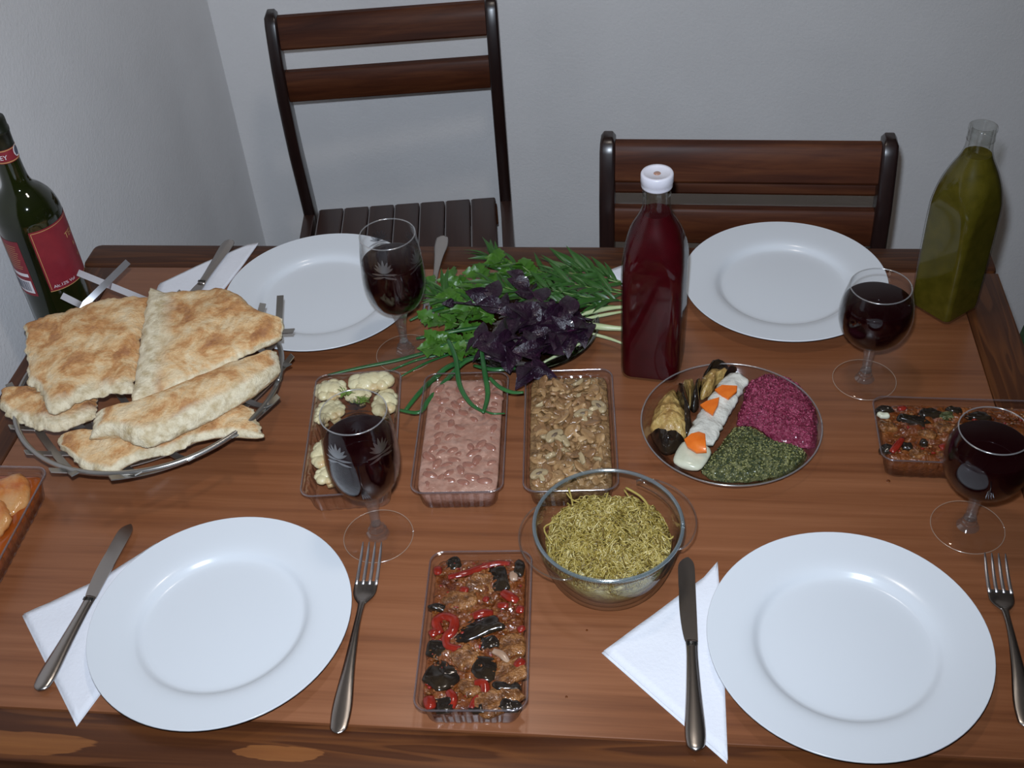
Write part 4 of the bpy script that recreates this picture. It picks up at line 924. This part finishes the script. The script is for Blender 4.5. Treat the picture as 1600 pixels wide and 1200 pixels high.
for poly, dark, lab in (([(190, 560), (230, 450), (300, 370), (370, 330), (420, 450), (480, 560), (490, 660), (430, 720), (330, 740), (230, 700), (180, 640)],
                         [[(395, 285), (425, 290), (455, 420), (500, 540), (505, 670), (450, 690), (445, 580), (395, 450), (385, 360)], [(180, 680), (240, 705), (320, 760), (440, 715), (445, 780), (350, 835), (280, 835), (215, 760)]], 'large aubergine roll with walnut paste at the left of the platter'),
                        ([(435, 290), (520, 290), (510, 400), (490, 480), (470, 400)], [[(535, 285), (580, 265), (565, 370), (560, 470), (520, 510), (490, 470), (505, 390)]], 'narrow aubergine roll between the two larger rolls'),
                        ([(580, 260), (650, 210), (780, 200), (850, 220), (780, 270), (700, 300), (660, 370), (580, 410), (570, 340)], [[(580, 250), (640, 180), (740, 155), (800, 165), (760, 195), (660, 215), (600, 270)], [(870, 205), (850, 240), (770, 275), (735, 290), (780, 250), (820, 225)]], 'aubergine roll with walnut paste at the far end of the platter')):
    c = at(*PP(*poly[0]), 0.016); root = thing('aubergine_roll', lab, 'aubergine roll', Vector((c.x, c.y, T+0.006)), 0, 'walnut filled aubergine rolls on the platter')
    f = mound('walnut_filling', '', None, poly, 'walnut', 0.020, amp=0.003, freq=110, seed=len(poly), na=90, nr=14, pw=2.4); del f['label']
    f.parent = root; f.location = f.location-root.location
    for dk in dark:
        d_ = mound('aubergine_skin', '', None, dk, 'eggskin', 0.022, amp=0.0022, freq=150, seed=len(dk)+3, na=70, nr=12, pw=2.2); del d_['label']
        d_.parent = root; d_.location = d_.location-root.location

# ------------------------------------------------------------------ glass casserole with pickled sprouts
bc_ = Vector((-0.036, 0.803, T+0.0003))
cs = thing('glass_casserole', 'clear glass casserole bowl with two tab handles in front of the mushrooms', 'bowl', bc_)
V, Fc = lathe(smoothprof([(0.0001, 0.0), (0.046, 0.0), (0.054, 0.003), (0.063, 0.018), (0.0705, 0.045), (0.0740, 0.066), (0.0768, 0.0735), (0.0772, 0.076), (0.0755, 0.0772), (0.0730, 0.076), (0.0708, 0.066), (0.0670, 0.045), (0.0600, 0.020), (0.052, 0.0065), (0.044, 0.0042), (0.0001, 0.0040)], 4), 96)
mesh('bowl', V, Fc, 'casserole', cs)
V, Fc = tube([(0.0752*math.cos(a), 0.0752*math.sin(a), 0.0758) for a in [2*PI*i/96 for i in range(97)]], 0.0021, 8); 
M['bowlrim'] = edgeglass('casserole_rim', (0.50, 0.62, 0.68), 0.17, (0.72, 0.79, 0.81), 0.28, 0.14)
mesh('bowl_rim', V, Fc, 'bowlrim', cs)
M['handleedge'] = edgeglass('casserole_handle_edge', (0.6, 0.5, 0.45), 0.04, (0.86, 0.84, 0.82), 0.10, 0.10)
for az in (200, 24):
    V = []; rings = []; m = 26
    for i in range(m+1):
        t = i/m; a = rad(az)+(t-0.5)*rad(88); ext = 0.019*math.sin(PI*t)**0.55
        r0 = 0.0730
        rings.append([((r0+q*ext)*math.cos(a), (r0+q*ext)*math.sin(a), 0.0640+dz+0.004*q) for q, dz in ((0, 0.002), (0.6, 0.0022), (0.95, 0.0018), (1, 0), (0.95, -0.0018), (0.6, -0.0022), (0, -0.002))])
    V, Fc = loft(rings); hd = mesh('tab_handle', V, Fc, 'casserole', cs)
    V, Fc = tube([r_[3] for r_ in rings], 0.0011, 6); mesh('handle_edge', V, Fc, 'handleedge', hd)
sp = thing('pickled_sprouts', 'heap of yellow green pickled sprouts in the glass casserole', 'pickles', bc_+Vector((0, 0, 0.0045)))
sp['kind'] = 'stuff'
def heap_z(x, y):
    r = math.hypot(x, y)/0.066
    return 0.040+0.021*max(0, 1-r*r)**0.8+0.008*noise.noise(Vector((x*60, y*60, 3)))+0.003*noise.noise(Vector((x*150, y*150, 3)))
rows = []
V, Fc = [], []
nr, na = 20, 60
for i in range(nr+1):
    for j in range(na):
        r = 0.0640*i/nr; a = 2*PI*j/na; x, y = r*math.cos(a), r*math.sin(a); V.append((x, y, heap_z(x, y)-0.003))
for i in range(nr):
    for j in range(na): Fc.append((i*na+j, (i+1)*na+j, (i+1)*na+(j+1) % na, i*na+(j+1) % na))
b0 = len(V)
for q, (r, z) in enumerate(((0.0590, 0.022), (0.050, 0.006), (0.040, 0.001))):
    for j in range(na): V.append((r*math.cos(2*PI*j/na), r*math.sin(2*PI*j/na), z))
lay = [nr*na]+[b0+i*na for i in range(3)]
for a, b in zip(lay, lay[1:]):
    for j in range(na): Fc.append((a+j, b+j, b+(j+1) % na, a+(j+1) % na))
mesh('sprout_mass', V, Fc, 'sproutbed', sp)
q = random.Random(3); V, Fc, tone = [], [], []
for c in range(460):
    rr = 0.063*math.sqrt(q.random()); aa = q.uniform(0, 2*PI); cx, cy = rr*math.cos(aa), rr*math.sin(aa); base = q.uniform(0, 2*PI); tn = q.uniform(0.1, 0.75)
    for k in range(q.randint(5, 12)):
        x, y = cx+q.gauss(0, .003), cy+q.gauss(0, .003); a = base+q.gauss(0, 0.8); L = q.uniform(0.004, 0.017); lift = q.uniform(-0.0015, 0.0055)
        pth = []
        for i in range(5):
            t = i/4; xx = x+math.cos(a+0.8*t)*L*t; yy = y+math.sin(a+0.8*t)*L*t
            if math.hypot(xx, yy) > 0.0640: s = 0.0640/math.hypot(xx, yy); xx *= s; yy *= s
            pth.append((xx, yy, heap_z(xx, yy)-0.001+lift*math.sin(PI*t*0.8)*1.6))
        v, f = tube(pth, [0.0004, 0.0006, 0.0006, 0.0006, 0.0009], 4); o_ = len(V); V += v; Fc += [tuple(i+o_ for i in g_) for g_ in f]; tone += [min(1, max(0, tn+q.gauss(0, .18)))]*len(v)
for (pts, wd) in (([(888, 762), (892, 775), (895, 790)], .0011), ([(978, 762), (1000, 775), (1012, 790), (1010, 800)], .0014), ([(975, 765), (985, 780), (990, 792)], .0009), ([(905, 785), (893, 780), (885, 770)], .0009), ([(950, 770), (945, 785), (940, 800)], .001), ([(870, 815), (850, 825), (862, 850)], .001), ([(1030, 830), (1045, 842), (1052, 838)], .001)):
    S = spline([at(p[0], p[1], 0.062)-(bc_+Vector((0, 0, 0.0045))) for p in pts], 4); v, f = tube(S, wd, 5); o_ = len(V); V += v; Fc += [tuple(i+o_ for i in g_) for g_ in f]; tone += [0.5]*len(v)
o = mesh('sprout_strands', V, Fc, 'strand', sp, attr=('tone', tone)); o['kind'] = 'stuff'

# ------------------------------------------------------------------ herbs
hp = thing('herb_plate', 'shallow clear smoked glass plate under the herbs', 'plate', Vector((-0.160, 1.205, T+0.0003)))
M['smoke'] = clear('smoked_glass', (0.62, 0.60, 0.56), 0.06, 0.8, 0.03, (0.25, 0.24, 0.22), 2.0)
V, Fc = lathe(smoothprof([(0.0001, 0.0), (0.065, 0.0), (0.080, 0.004), (0.096, 0.012), (0.0975, 0.0135), (0.0955, 0.0145), (0.080, 0.0075), (0.064, 0.003), (0.0001, 0.003)], 4), 80); mesh('plate_dish', V, Fc, 'smoke', hp)
def leafmesh(L, W, cup=0.15, lobes=0, droop=0.3, m=8, tip=1.0):
    V, Fc = [], []
    for i in range(m+1):
        t = i/m; w_ = W*math.sin(PI*min(1, (0.06+0.94*t)**(0.75*tip)))
        if lobes: w_ *= 0.65+0.35*abs(math.cos(t*PI*lobes))
        for s in (-1, -0.5, 0, 0.5, 1): V.append((s*w_, L*t, cup*abs(s)*w_-droop*L*t*t+0.08*w_*math.sin(t*9+s*3)))
    for i in range(m):
        for j in range(4): a = i*5+j; Fc.append((a, a+1, a+6, a+5))
    return V, Fc
def leafdata(name, L, W, mat, **k):
    V, Fc = leafmesh(L, W, **k); o = mesh(name, V, Fc, mat); d = o.data; bpy.data.objects.remove(o)
    # a little thickness
    return d
def put(data, name, parent, loc, direction, up=(0, 0, 1), roll=0.0, s=1.0):
    o = bpy.data.objects.new(name, data); col.objects.link(o); o.parent = parent
    y = Vector(direction).normalized(); z = Vector(up); z = (z-y*z.dot(y))
    if z.length < 1e-3: z = Vector((1, 0, 0)).cross(y)
    z.normalize(); x = y.cross(z); m = Matrix((x, y, z)).transposed() @ Matrix.Rotation(roll, 3, 'Y')
    o.matrix_local = Matrix.Translation(loc) @ m.to_4x4() @ Matrix.Scale(s, 4); return o
Ld = {'pars': leafdata('parsley_leaf', 0.022, 0.0105, 'leafgreen', cup=0.3, lobes=3, droop=0.25, m=12),
      'tarr': leafdata('tarragon_leaf', 0.042, 0.0034, 'tarragon', cup=0.4, droop=0.25),
      'bas': leafdata('basil_leaf', 0.040, 0.0155, 'basil', cup=0.35, droop=0.45, m=10),
      'bas2': leafdata('basil_leaf', 0.030, 0.0115, 'basil', cup=-0.3, droop=0.2, m=10)}
hr = random.Random(17)
def sprig(name, label, cat, pts, leaf, n, spread, ls, group, z0=0.012, z1=0.03, stemr=0.0011, mat='herbstem', name_leaf='leaf', both=True):
    P = [at(p[0], p[1], z0+(z1-z0)*i/(len(pts)-1)) for i, p in enumerate(pts)]; b = P[0]
    root = thing(name, label, cat, b, 0, group); S = spline([p-b for p in P], 6)
    V, Fc = tube(S, [stemr*(1-0.5*i/len(S)) for i in range(len(S))], 6); mesh('stem', V, Fc, mat, root)
    m = len(S)
    for k in range(n):
        t = 0.15+0.85*k/(n-1); i = min(m-2, int(t*(m-1))); p = S[i]; tg = (S[i+1]-S[max(0, i-1)]).normalized()
        side = tg.cross(Vector((0, 0, 1))).normalized()*(1 if k % 2 else -1)
        d = tg*hr.uniform(0.4, 1.0)+side*spread*hr.uniform(0.5, 1.1)+Vector((0, 0, hr.uniform(0.0, 0.35)))
        put(Ld[leaf], name_leaf, root, p, d, (hr.uniform(-.4, .4), hr.uniform(-.6, .2), 1), hr.uniform(-.4, .4), ls*hr.uniform(0.75, 1.2))
    return root
GP = 'parsley sprigs in the herb heap'; GT = 'tarragon sprigs in the herb heap'
pars = [([(820, 470), (780, 445), (745, 425)], 'parsley sprig at the far edge of the herb heap'), ([(830, 455), (800, 425), (775, 405)], 'parsley sprig rising highest behind the basil'),
        ([(760, 520), (710, 505), (670, 500)], 'parsley sprig at the left of the herb heap'), ([(770, 540), (720, 535), (675, 530)], 'parsley sprig spread flat beside the glass stem'),
        ([(740, 500), (715, 480), (700, 465)], 'parsley sprig beside the dark basil shoot'), ([(760, 555), (735, 545), (710, 550)], 'parsley sprig at the near left of the basil'),
        ([(720, 500), (690, 480), (668, 440)], 'parsley sprig reaching toward the crystal glass'), ([(870, 450), (835, 430), (815, 415)], 'parsley sprig between basil and tarragon'),
        ([(775, 500), (745, 485), (720, 490)], 'parsley sprig tucked under the basil on its left'), ([(750, 470), (725, 450), (705, 435)], 'parsley sprig behind the left tarragon tips'),
        ([(730, 540), (700, 535), (668, 545)], 'parsley sprig lowest on the left over the onion leaves'), ([(800, 460), (765, 455), (735, 455)], 'parsley sprig in the middle behind the basil')]
for i, (pts, lab) in enumerate(pars): sprig('parsley_sprig', lab, 'parsley', pts, 'pars', 13, 0.9, 0.95, GP, 0.008, 0.026+0.004*(i % 3), 0.0010, name_leaf='leaf')
tar = [([(975, 455), (900, 440), (830, 420), (768, 402)], 'long tarragon sprig along the far edge of the heap'), ([(980, 445), (920, 430), (865, 425)], 'tarragon sprig next to the white napkin corner'),
       ([(975, 470), (920, 465), (850, 450)], 'tarragon sprig above the pale onion stems'), ([(970, 440), (930, 425), (890, 415)], 'uppermost thin tarragon sprig near the red bottle'),
       ([(900, 470), (830, 460), (760, 440)], 'tarragon sprig running behind the basil'), ([(760, 480), (710, 470), (660, 455)], 'tarragon sprig pointing left at the glass'),
       ([(770, 500), (715, 480), (690, 450)], 'tarragon sprig over the parsley on the left'), ([(960, 478), (900, 475), (860, 470)], 'tarragon sprig lying against the basil stems'),
       ([(980, 460), (925, 450), (880, 440)], 'middle tarragon sprig of the right bunch'), ([(830, 445), (790, 425), (765, 400)], 'tarragon tip beside the highest parsley')]
for i, (pts, lab) in enumerate(tar): sprig('tarragon_sprig', lab, 'tarragon', pts, 'tarr', 18, 0.55, 0.95, GT, 0.010, 0.028+0.004*(i % 3), 0.0010)
# green onions: hollow leaves and pale stems
GO = 'green onion leaves and stems'
for pts, wd, z, lab in (
    ([(745, 535), (690, 545), (620, 562), (560, 575), (512, 587)], .0030, .012, 'longest green onion leaf, pointing left past the glass foot'),
    ([(740, 545), (700, 552), (650, 562), (608, 580)], .0024, .010, 'short green onion leaf beside the longest one'),
    ([(720, 548), (670, 566), (625, 588)], .0020, .009, 'thin green onion leaf over the glass foot'),
    ([(815, 548), (760, 555), (705, 570), (680, 590), (655, 615), (632, 642)], .0042, .026, 'thick green onion leaf bent down over the bean tray corner'),
    ([(800, 556), (735, 562), (700, 590), (670, 625), (655, 645), (625, 640)], .0036, .030, 'green onion leaf folded across the bean tray left side'),
    ([(700, 530), (712, 560), (718, 600), (735, 630), (757, 645)], .0032, .042, 'green onion leaf hanging over the middle of the beans'),
    ([(752, 545), (757, 580), (762, 615), (755, 645)], .0034, .042, 'green onion leaf hanging straight down over the beans'),
    ([(765, 590), (780, 605), (800, 612), (818, 613)], .0030, .042, 'short green onion leaf reaching the mushroom tray'),
    ([(757, 642), (770, 647), (789, 645)], .0016, .039, 'fine green onion tip lying on the beans'),
    ([(755, 510), (700, 520), (650, 528)], .0034, .022, 'green onion leaf among the parsley on the left'),
    ([(700, 478), (670, 488), (640, 500)], .0030, .022, 'pale green onion leaf nearest the glass bowl'),
    ([(760, 530), (700, 540), (655, 545)], .0038, .024, 'wide green onion leaf below the parsley'),
    ([(805, 575), (770, 578), (740, 570)], .0034, .024, 'green onion leaf under the basil at the near side')):
    strip('green_onion', lab, 'green onion', pts, wd, 'onion', z, GO, flat=0.6)
for pts, wd, z, lab in (([(1000, 478), (950, 482), (905, 492)], .0036, .016, 'uppermost pale onion stem left of the red bottle'), ([(1000, 483), (955, 490), (905, 500)], .0024, .014, 'thin pinkish white onion stem left of the red bottle'),
                        ([(1000, 515), (950, 512), (895, 505)], .0046, .016, 'thickest white onion stem left of the red bottle'), ([(1000, 548), (955, 530), (910, 518)], .0022, .013, 'lowest thin green stem left of the red bottle'),
                        ([(910, 535), (880, 550), (850, 566)], .0020, .015, 'thin green stem below the basil on the plate rim')):
    P = [at(*p, z) for p in pts]; c = sum(P, Vector())/3; S = spline([p-c for p in P], 5); V, Fc = tube(S, [wd*(0.85+0.15*math.cos(i)) for i in range(len(S))], 8)
    tag(mesh('green_onion', V, Fc, 'onionwhite', loc=c), lab, 'green onion', GO)
# purple basil
GB = 'purple basil sprigs on the herb heap'
bas = [([(925, 500), (870, 490), (800, 485), (760, 460)], 'purple basil sprig reaching to the far left', 11), ([(920, 505), (860, 520), (790, 530), (745, 530)], 'purple basil sprig lying left with the largest leaves', 15),
       ([(915, 500), (860, 480), (825, 450), (815, 435)], 'purple basil sprig standing tallest on the heap', 13), ([(920, 510), (870, 530), (835, 560), (830, 585)], 'purple basil sprig drooping toward the mushroom tray', 14),
       ([(925, 505), (900, 515), (870, 520), (850, 530)], 'purple basil sprig at the right over the onion stems', 10), ([(880, 500), (840, 505), (800, 545), (790, 560)], 'purple basil sprig hanging over the near plate rim', 10),
       ([(900, 510), (840, 525), (790, 545), (760, 550)], 'purple basil sprig lying lowest toward the bean tray', 11), ([(900, 495), (850, 495), (820, 500), (800, 500)], 'purple basil sprig in the middle of the heap', 10),
       ([(860, 495), (780, 480), (700, 472)], 'dark thin basil shoot pointing left over the parsley', 5)]
for i, (pts, lab, n) in enumerate(bas):
    P = [at(p[0], p[1], 0.030+0.014*math.sin(PI*j/(len(pts)))+0.003*(i % 3)) for j, p in enumerate(pts)]; b = P[0]
    root = thing('basil_sprig', lab, 'basil', b, 0, GB); S = spline([p-b for p in P], 6)
    V, Fc = tube(S, 0.0016, 6); mesh('stem', V, Fc, 'basil', root); m = len(S)
    for k in range(n):
        t = 0.12+0.88*k/max(1, n-1); j = min(m-2, int(t*(m-1))); tg = (S[j+1]-S[max(0, j-1)]).normalized(); side = tg.cross(Vector((0, 0, 1))).normalized()*(1 if k % 2 else -1)
        d = tg*hr.uniform(0.2, 1.0)+side*hr.uniform(0.2, 1.0)+Vector((0, 0, hr.uniform(-0.15, 0.7)))
        put(Ld['bas' if hr.random() < .6 else 'bas2'], 'leaf', root, S[j], d, (hr.uniform(-.7, .7), hr.uniform(-.9, .3), 1), hr.uniform(-.7, .7), hr.uniform(0.55, 0.92)*(0.5 if n == 5 else 1))

# ------------------------------------------------------------------ bread basket
kc = Vector((-0.600, 1.025, T+0.0003)); BR = 0.172
bk = thing('bread_basket', 'open metal strip basket holding the flatbread', 'basket', kc)
def bz(x, y): return 0.0022+0.066*(min(math.hypot(x, y), 0.21)/BR)**2.2
q = random.Random(2)
for fam, ang in ((0, 42), (1, -46)):
    ca, sa = math.cos(rad(ang)), math.sin(rad(ang))
    for i in range(6):
        off = (i-2.5)*0.055; half = math.sqrt(max(0.0004, BR**2-off*off))*q.uniform(0.97, 1.02)
        pth = []
        for j in range(25):
            s = -half+2*half*j/24; x = ca*s-sa*off; y = sa*s+ca*off
            pth.append((x, y, bz(x, y)+(0.0022 if fam else 0)))
        V, Fc = ribbon(pth, 0.0085, 0.0014); mesh('basket_strip', V, Fc, 'iron', bk, auto=30)
for rr, z in ((BR*0.93, 0.0), ):
    pth = [(rr*math.cos(a), rr*math.sin(a), bz(rr, 0)+0.0042) for a in [2*PI*i/90 for i in range(91)]]; V, Fc = tube(pth, 0.0032, 8); mesh('basket_ring', V, Fc, 'iron', bk)
for p0, p1, zz in (((122, 426), (240, 474), (0.112, 0.092)), ((200, 409), (134, 474), (0.118, 0.100)), ((97, 462), (125, 476), (0.105, 0.098)), ((438, 462), (436, 500), (0.100, 0.088)), ((459, 517), (425, 519), (0.084, 0.080)), ((411, 474), (405, 495), (0.098, 0.088))):
    a = at(*p0, zz[0])-kc; b = at(*p1, zz[1])-kc; c = b+(b-a).normalized()*0.02-Vector((0, 0, 0.012))
    V, Fc = ribbon([a, a.lerp(b, .5), b, c], 0.0085, 0.0014, (CAM-kc-a).normalized() if p0[0] < 300 else None); mesh('strip_end', V, Fc, 'bright' if p0[0] < 300 else 'iron', bk, auto=30)

# ------------------------------------------------------------------ flatbread
def bread(label, A, B, zA, zB, th, seed, dome=0.004, jag=0.003, torn=(0, 0, 0, 0), nu=90, nv=44):
    """A far edge, B near edge (photo pixels, left to right); zA, zB heights of the edges over the table"""
    PA = [at(p[0], p[1], zA+(p[2] if len(p) > 2 else 0)) for p in A]; PB = [at(p[0], p[1], zB+(p[2] if len(p) > 2 else 0)) for p in B]
    def res(P, n):
        S = spline(P, 12); d = [0]
        for a, b in zip(S, S[1:]): d.append(d[-1]+(b-a).length)
        out = []; k = 0
        for i in range(n+1):
            t = d[-1]*i/n
            while k < len(d)-2 and d[k+1] < t: k += 1
            out.append(S[k].lerp(S[k+1], (t-d[k])/max(1e-9, d[k+1]-d[k])))
        return out
    a, b = res(PA, nu), res(PB, nu); c = (sum(a, Vector())+sum(b, Vector()))/(2*(nu+1)); off = Vector((seed*1.7, seed*0.9, 0))
    top, bot, ct = [], [], []
    for j in range(nv+1):
        for i in range(nu+1):
            u, v = i/nu, j/nv; p = a[i].lerp(b[i], v)-c; eu, ev = abs(2*u-1), abs(2*v-1)
            e = max(eu, ev); jn = noise.noise(Vector((p.x*70, p.y*70, seed)))+0.6*noise.noise(Vector((p.x*190, p.y*190, seed)))
            outw = Vector((p.x, p.y, 0)).normalized()
            p = p+outw*jag*jn*e**6
            dz = dome*(1-eu**2)*(1-ev**2)+0.0045*noise.noise(p*22+off)+0.0018*noise.noise(p*70+off)
            edge = th*0.42*(max(eu**14, ev**10))
            top.append((p.x, p.y, p.z+dz-edge)); bot.append((p.x*0.985, p.y*0.985, p.z+dz*0.6-th+edge*0.9))
            k = 0.0
            for tflag, dist in zip(torn, (v, 1-v, u*1.5, (1-u)*1.5)):
                if tflag: k = max(k, min(1, max(0, 1-(dist+0.03*jn)/(0.10*tflag))*2.0))
            ct.append(min(1, k))
    n = nu+1; V = top+bot; o = len(top); Fc = []
    for j in range(nv):
        for i in range(nu):
            q0 = j*n+i; Fc.append((q0, q0+n, q0+n+1, q0+1)); Fc.append((o+q0, o+q0+1, o+q0+n+1, o+q0+n))
    edge = [i for i in range(nu)]+[j*n+nu for j in range(nv)]+[nv*n+i for i in range(nu, 0, -1)]+[j*n for j in range(nv, 0, -1)]
    mid0 = len(V)
    for e in edge:
        t_, b_ = Vector(top[e]), Vector(bot[e]); m = (t_+b_)/2; m += Vector((m.x, m.y, 0)).normalized()*(0.0015+0.0022*noise.noise(m*120+off)); V.append(tuple(m))
    k = len(edge)
    for i in range(k):
        e0, e1 = edge[i], edge[(i+1) % k]; m0, m1 = mid0+i, mid0+(i+1) % k
        Fc.append((e0, e1, m1, m0)); Fc.append((m0, m1, o+e1, o+e0))
    ob = mesh('flatbread_piece', V, Fc, 'bread', loc=c, attr=('crumb', ct+[0.4]*len(bot)+[1.0]*k))
    return tag(ob, label, 'bread', 'torn flatbread in the basket')
bread('torn flatbread piece lying lowest left, under the big left slab', [(0, 606), (40, 598), (90, 590), (150, 585)], [(0, 632), (24, 650), (60, 663), (99, 665), (146, 643)], 0.074, 0.070, 0.014, 1, 0.004, 0.004, (0, 2.5, 0, 0))
bread('big browned flatbread slab at the left of the basket with a slit', [(38, 505), (62, 492), (105, 480), (168, 462), (232, 456)], [(42, 594), (60, 606), (75, 640), (99, 638), (129, 617), (206, 608)], 0.103, 0.088, 0.013, 2, 0.006, 0.005, (0, 1.2, 0.5, 0))
bread('big golden flatbread slab at the right of the basket, pale torn left edge', [(232, 441), (261, 449), (312, 450), (354, 447), (399, 479), (440, 492)], [(203, 622), (235, 615), (270, 602), (330, 572), (400, 540), (438, 522)], 0.110, 0.100, 0.014, 3, 0.007, 0.003, (0, 0.4, 3.4, 0.2))
bread('ragged flatbread strip nearest the front, at the bottom of the basket', [(86, 680), (120, 668), (180, 668), (240, 655), (300, 635), (355, 624), (392, 634)], [(90, 692), (126, 722), (168, 734), (216, 711), (264, 702), (315, 681), (360, 676), (411, 677)], 0.070, 0.066, 0.013, 4, 0.004, 0.004, (0, 1.5, 0.6, 0.4))
bread('thick flatbread strip with torn side lying diagonally before the slabs', [(146, 638), (204, 622), (270, 600), (360, 560), (430, 541)], [(137, 675), (176, 671), (228, 687), (300, 657), (390, 608), (436, 570)], 0.098, 0.090, 0.020, 5, 0.007, 0.003, (0, 3.0, 1.0, 0.5))

# ------------------------------------------------------------------ green cushion on a stool past the right end of the table
sx_, sy2 = 0.80, 1.50
st = thing('stool', 'dark green cushioned seat just showing past the right table edge', 'stool', (sx_, sy2, 0))
V, Fc = lathe(smoothprof([(0.0001, 0.43), (0.17, 0.43), (0.198, 0.437), (0.205, 0.450), (0.198, 0.464), (0.15, 0.473), (0.0001, 0.475)], 4), 48); mesh('cushion', V, Fc, 'cushion', st)
V, Fc = lathe([(0.0001, 0.405), (0.17, 0.405), (0.175, 0.41), (0.175, 0.4295), (0.0001, 0.4295)], 48); mesh('seat', V, Fc, 'chair_y', st)
for a in (45, 135, 225, 315):
    ca, sa = math.cos(rad(a)), math.sin(rad(a)); V, Fc = tube([(0.16*ca, 0.16*sa, 0.0), (0.12*ca, 0.12*sa, 0.405)], 0.014, 10); mesh('leg', V, Fc, 'chair_z', st)

# ------------------------------------------------------------------ spills on the table
for px, py, r, lab in ((885, 1089, 0.0013, 'tiny orange sauce drop right of the front aubergine tray'), (917, 985, 0.0012, 'tiny orange crumb below the glass casserole'), (1388, 752, 0.0022, 'small dark spot on the veneer below the sideways tray')):
    V, Fc = lathe([(r, 0.0), (r*0.9, r*0.25), (r*0.5, r*0.45), (0.0001, r*0.5)], 12, True); p = at(px, py)
    tag(mesh('sauce_drop', V, Fc, 'stew', loc=(p.x, p.y, T+0.0003)), lab, 'crumb')
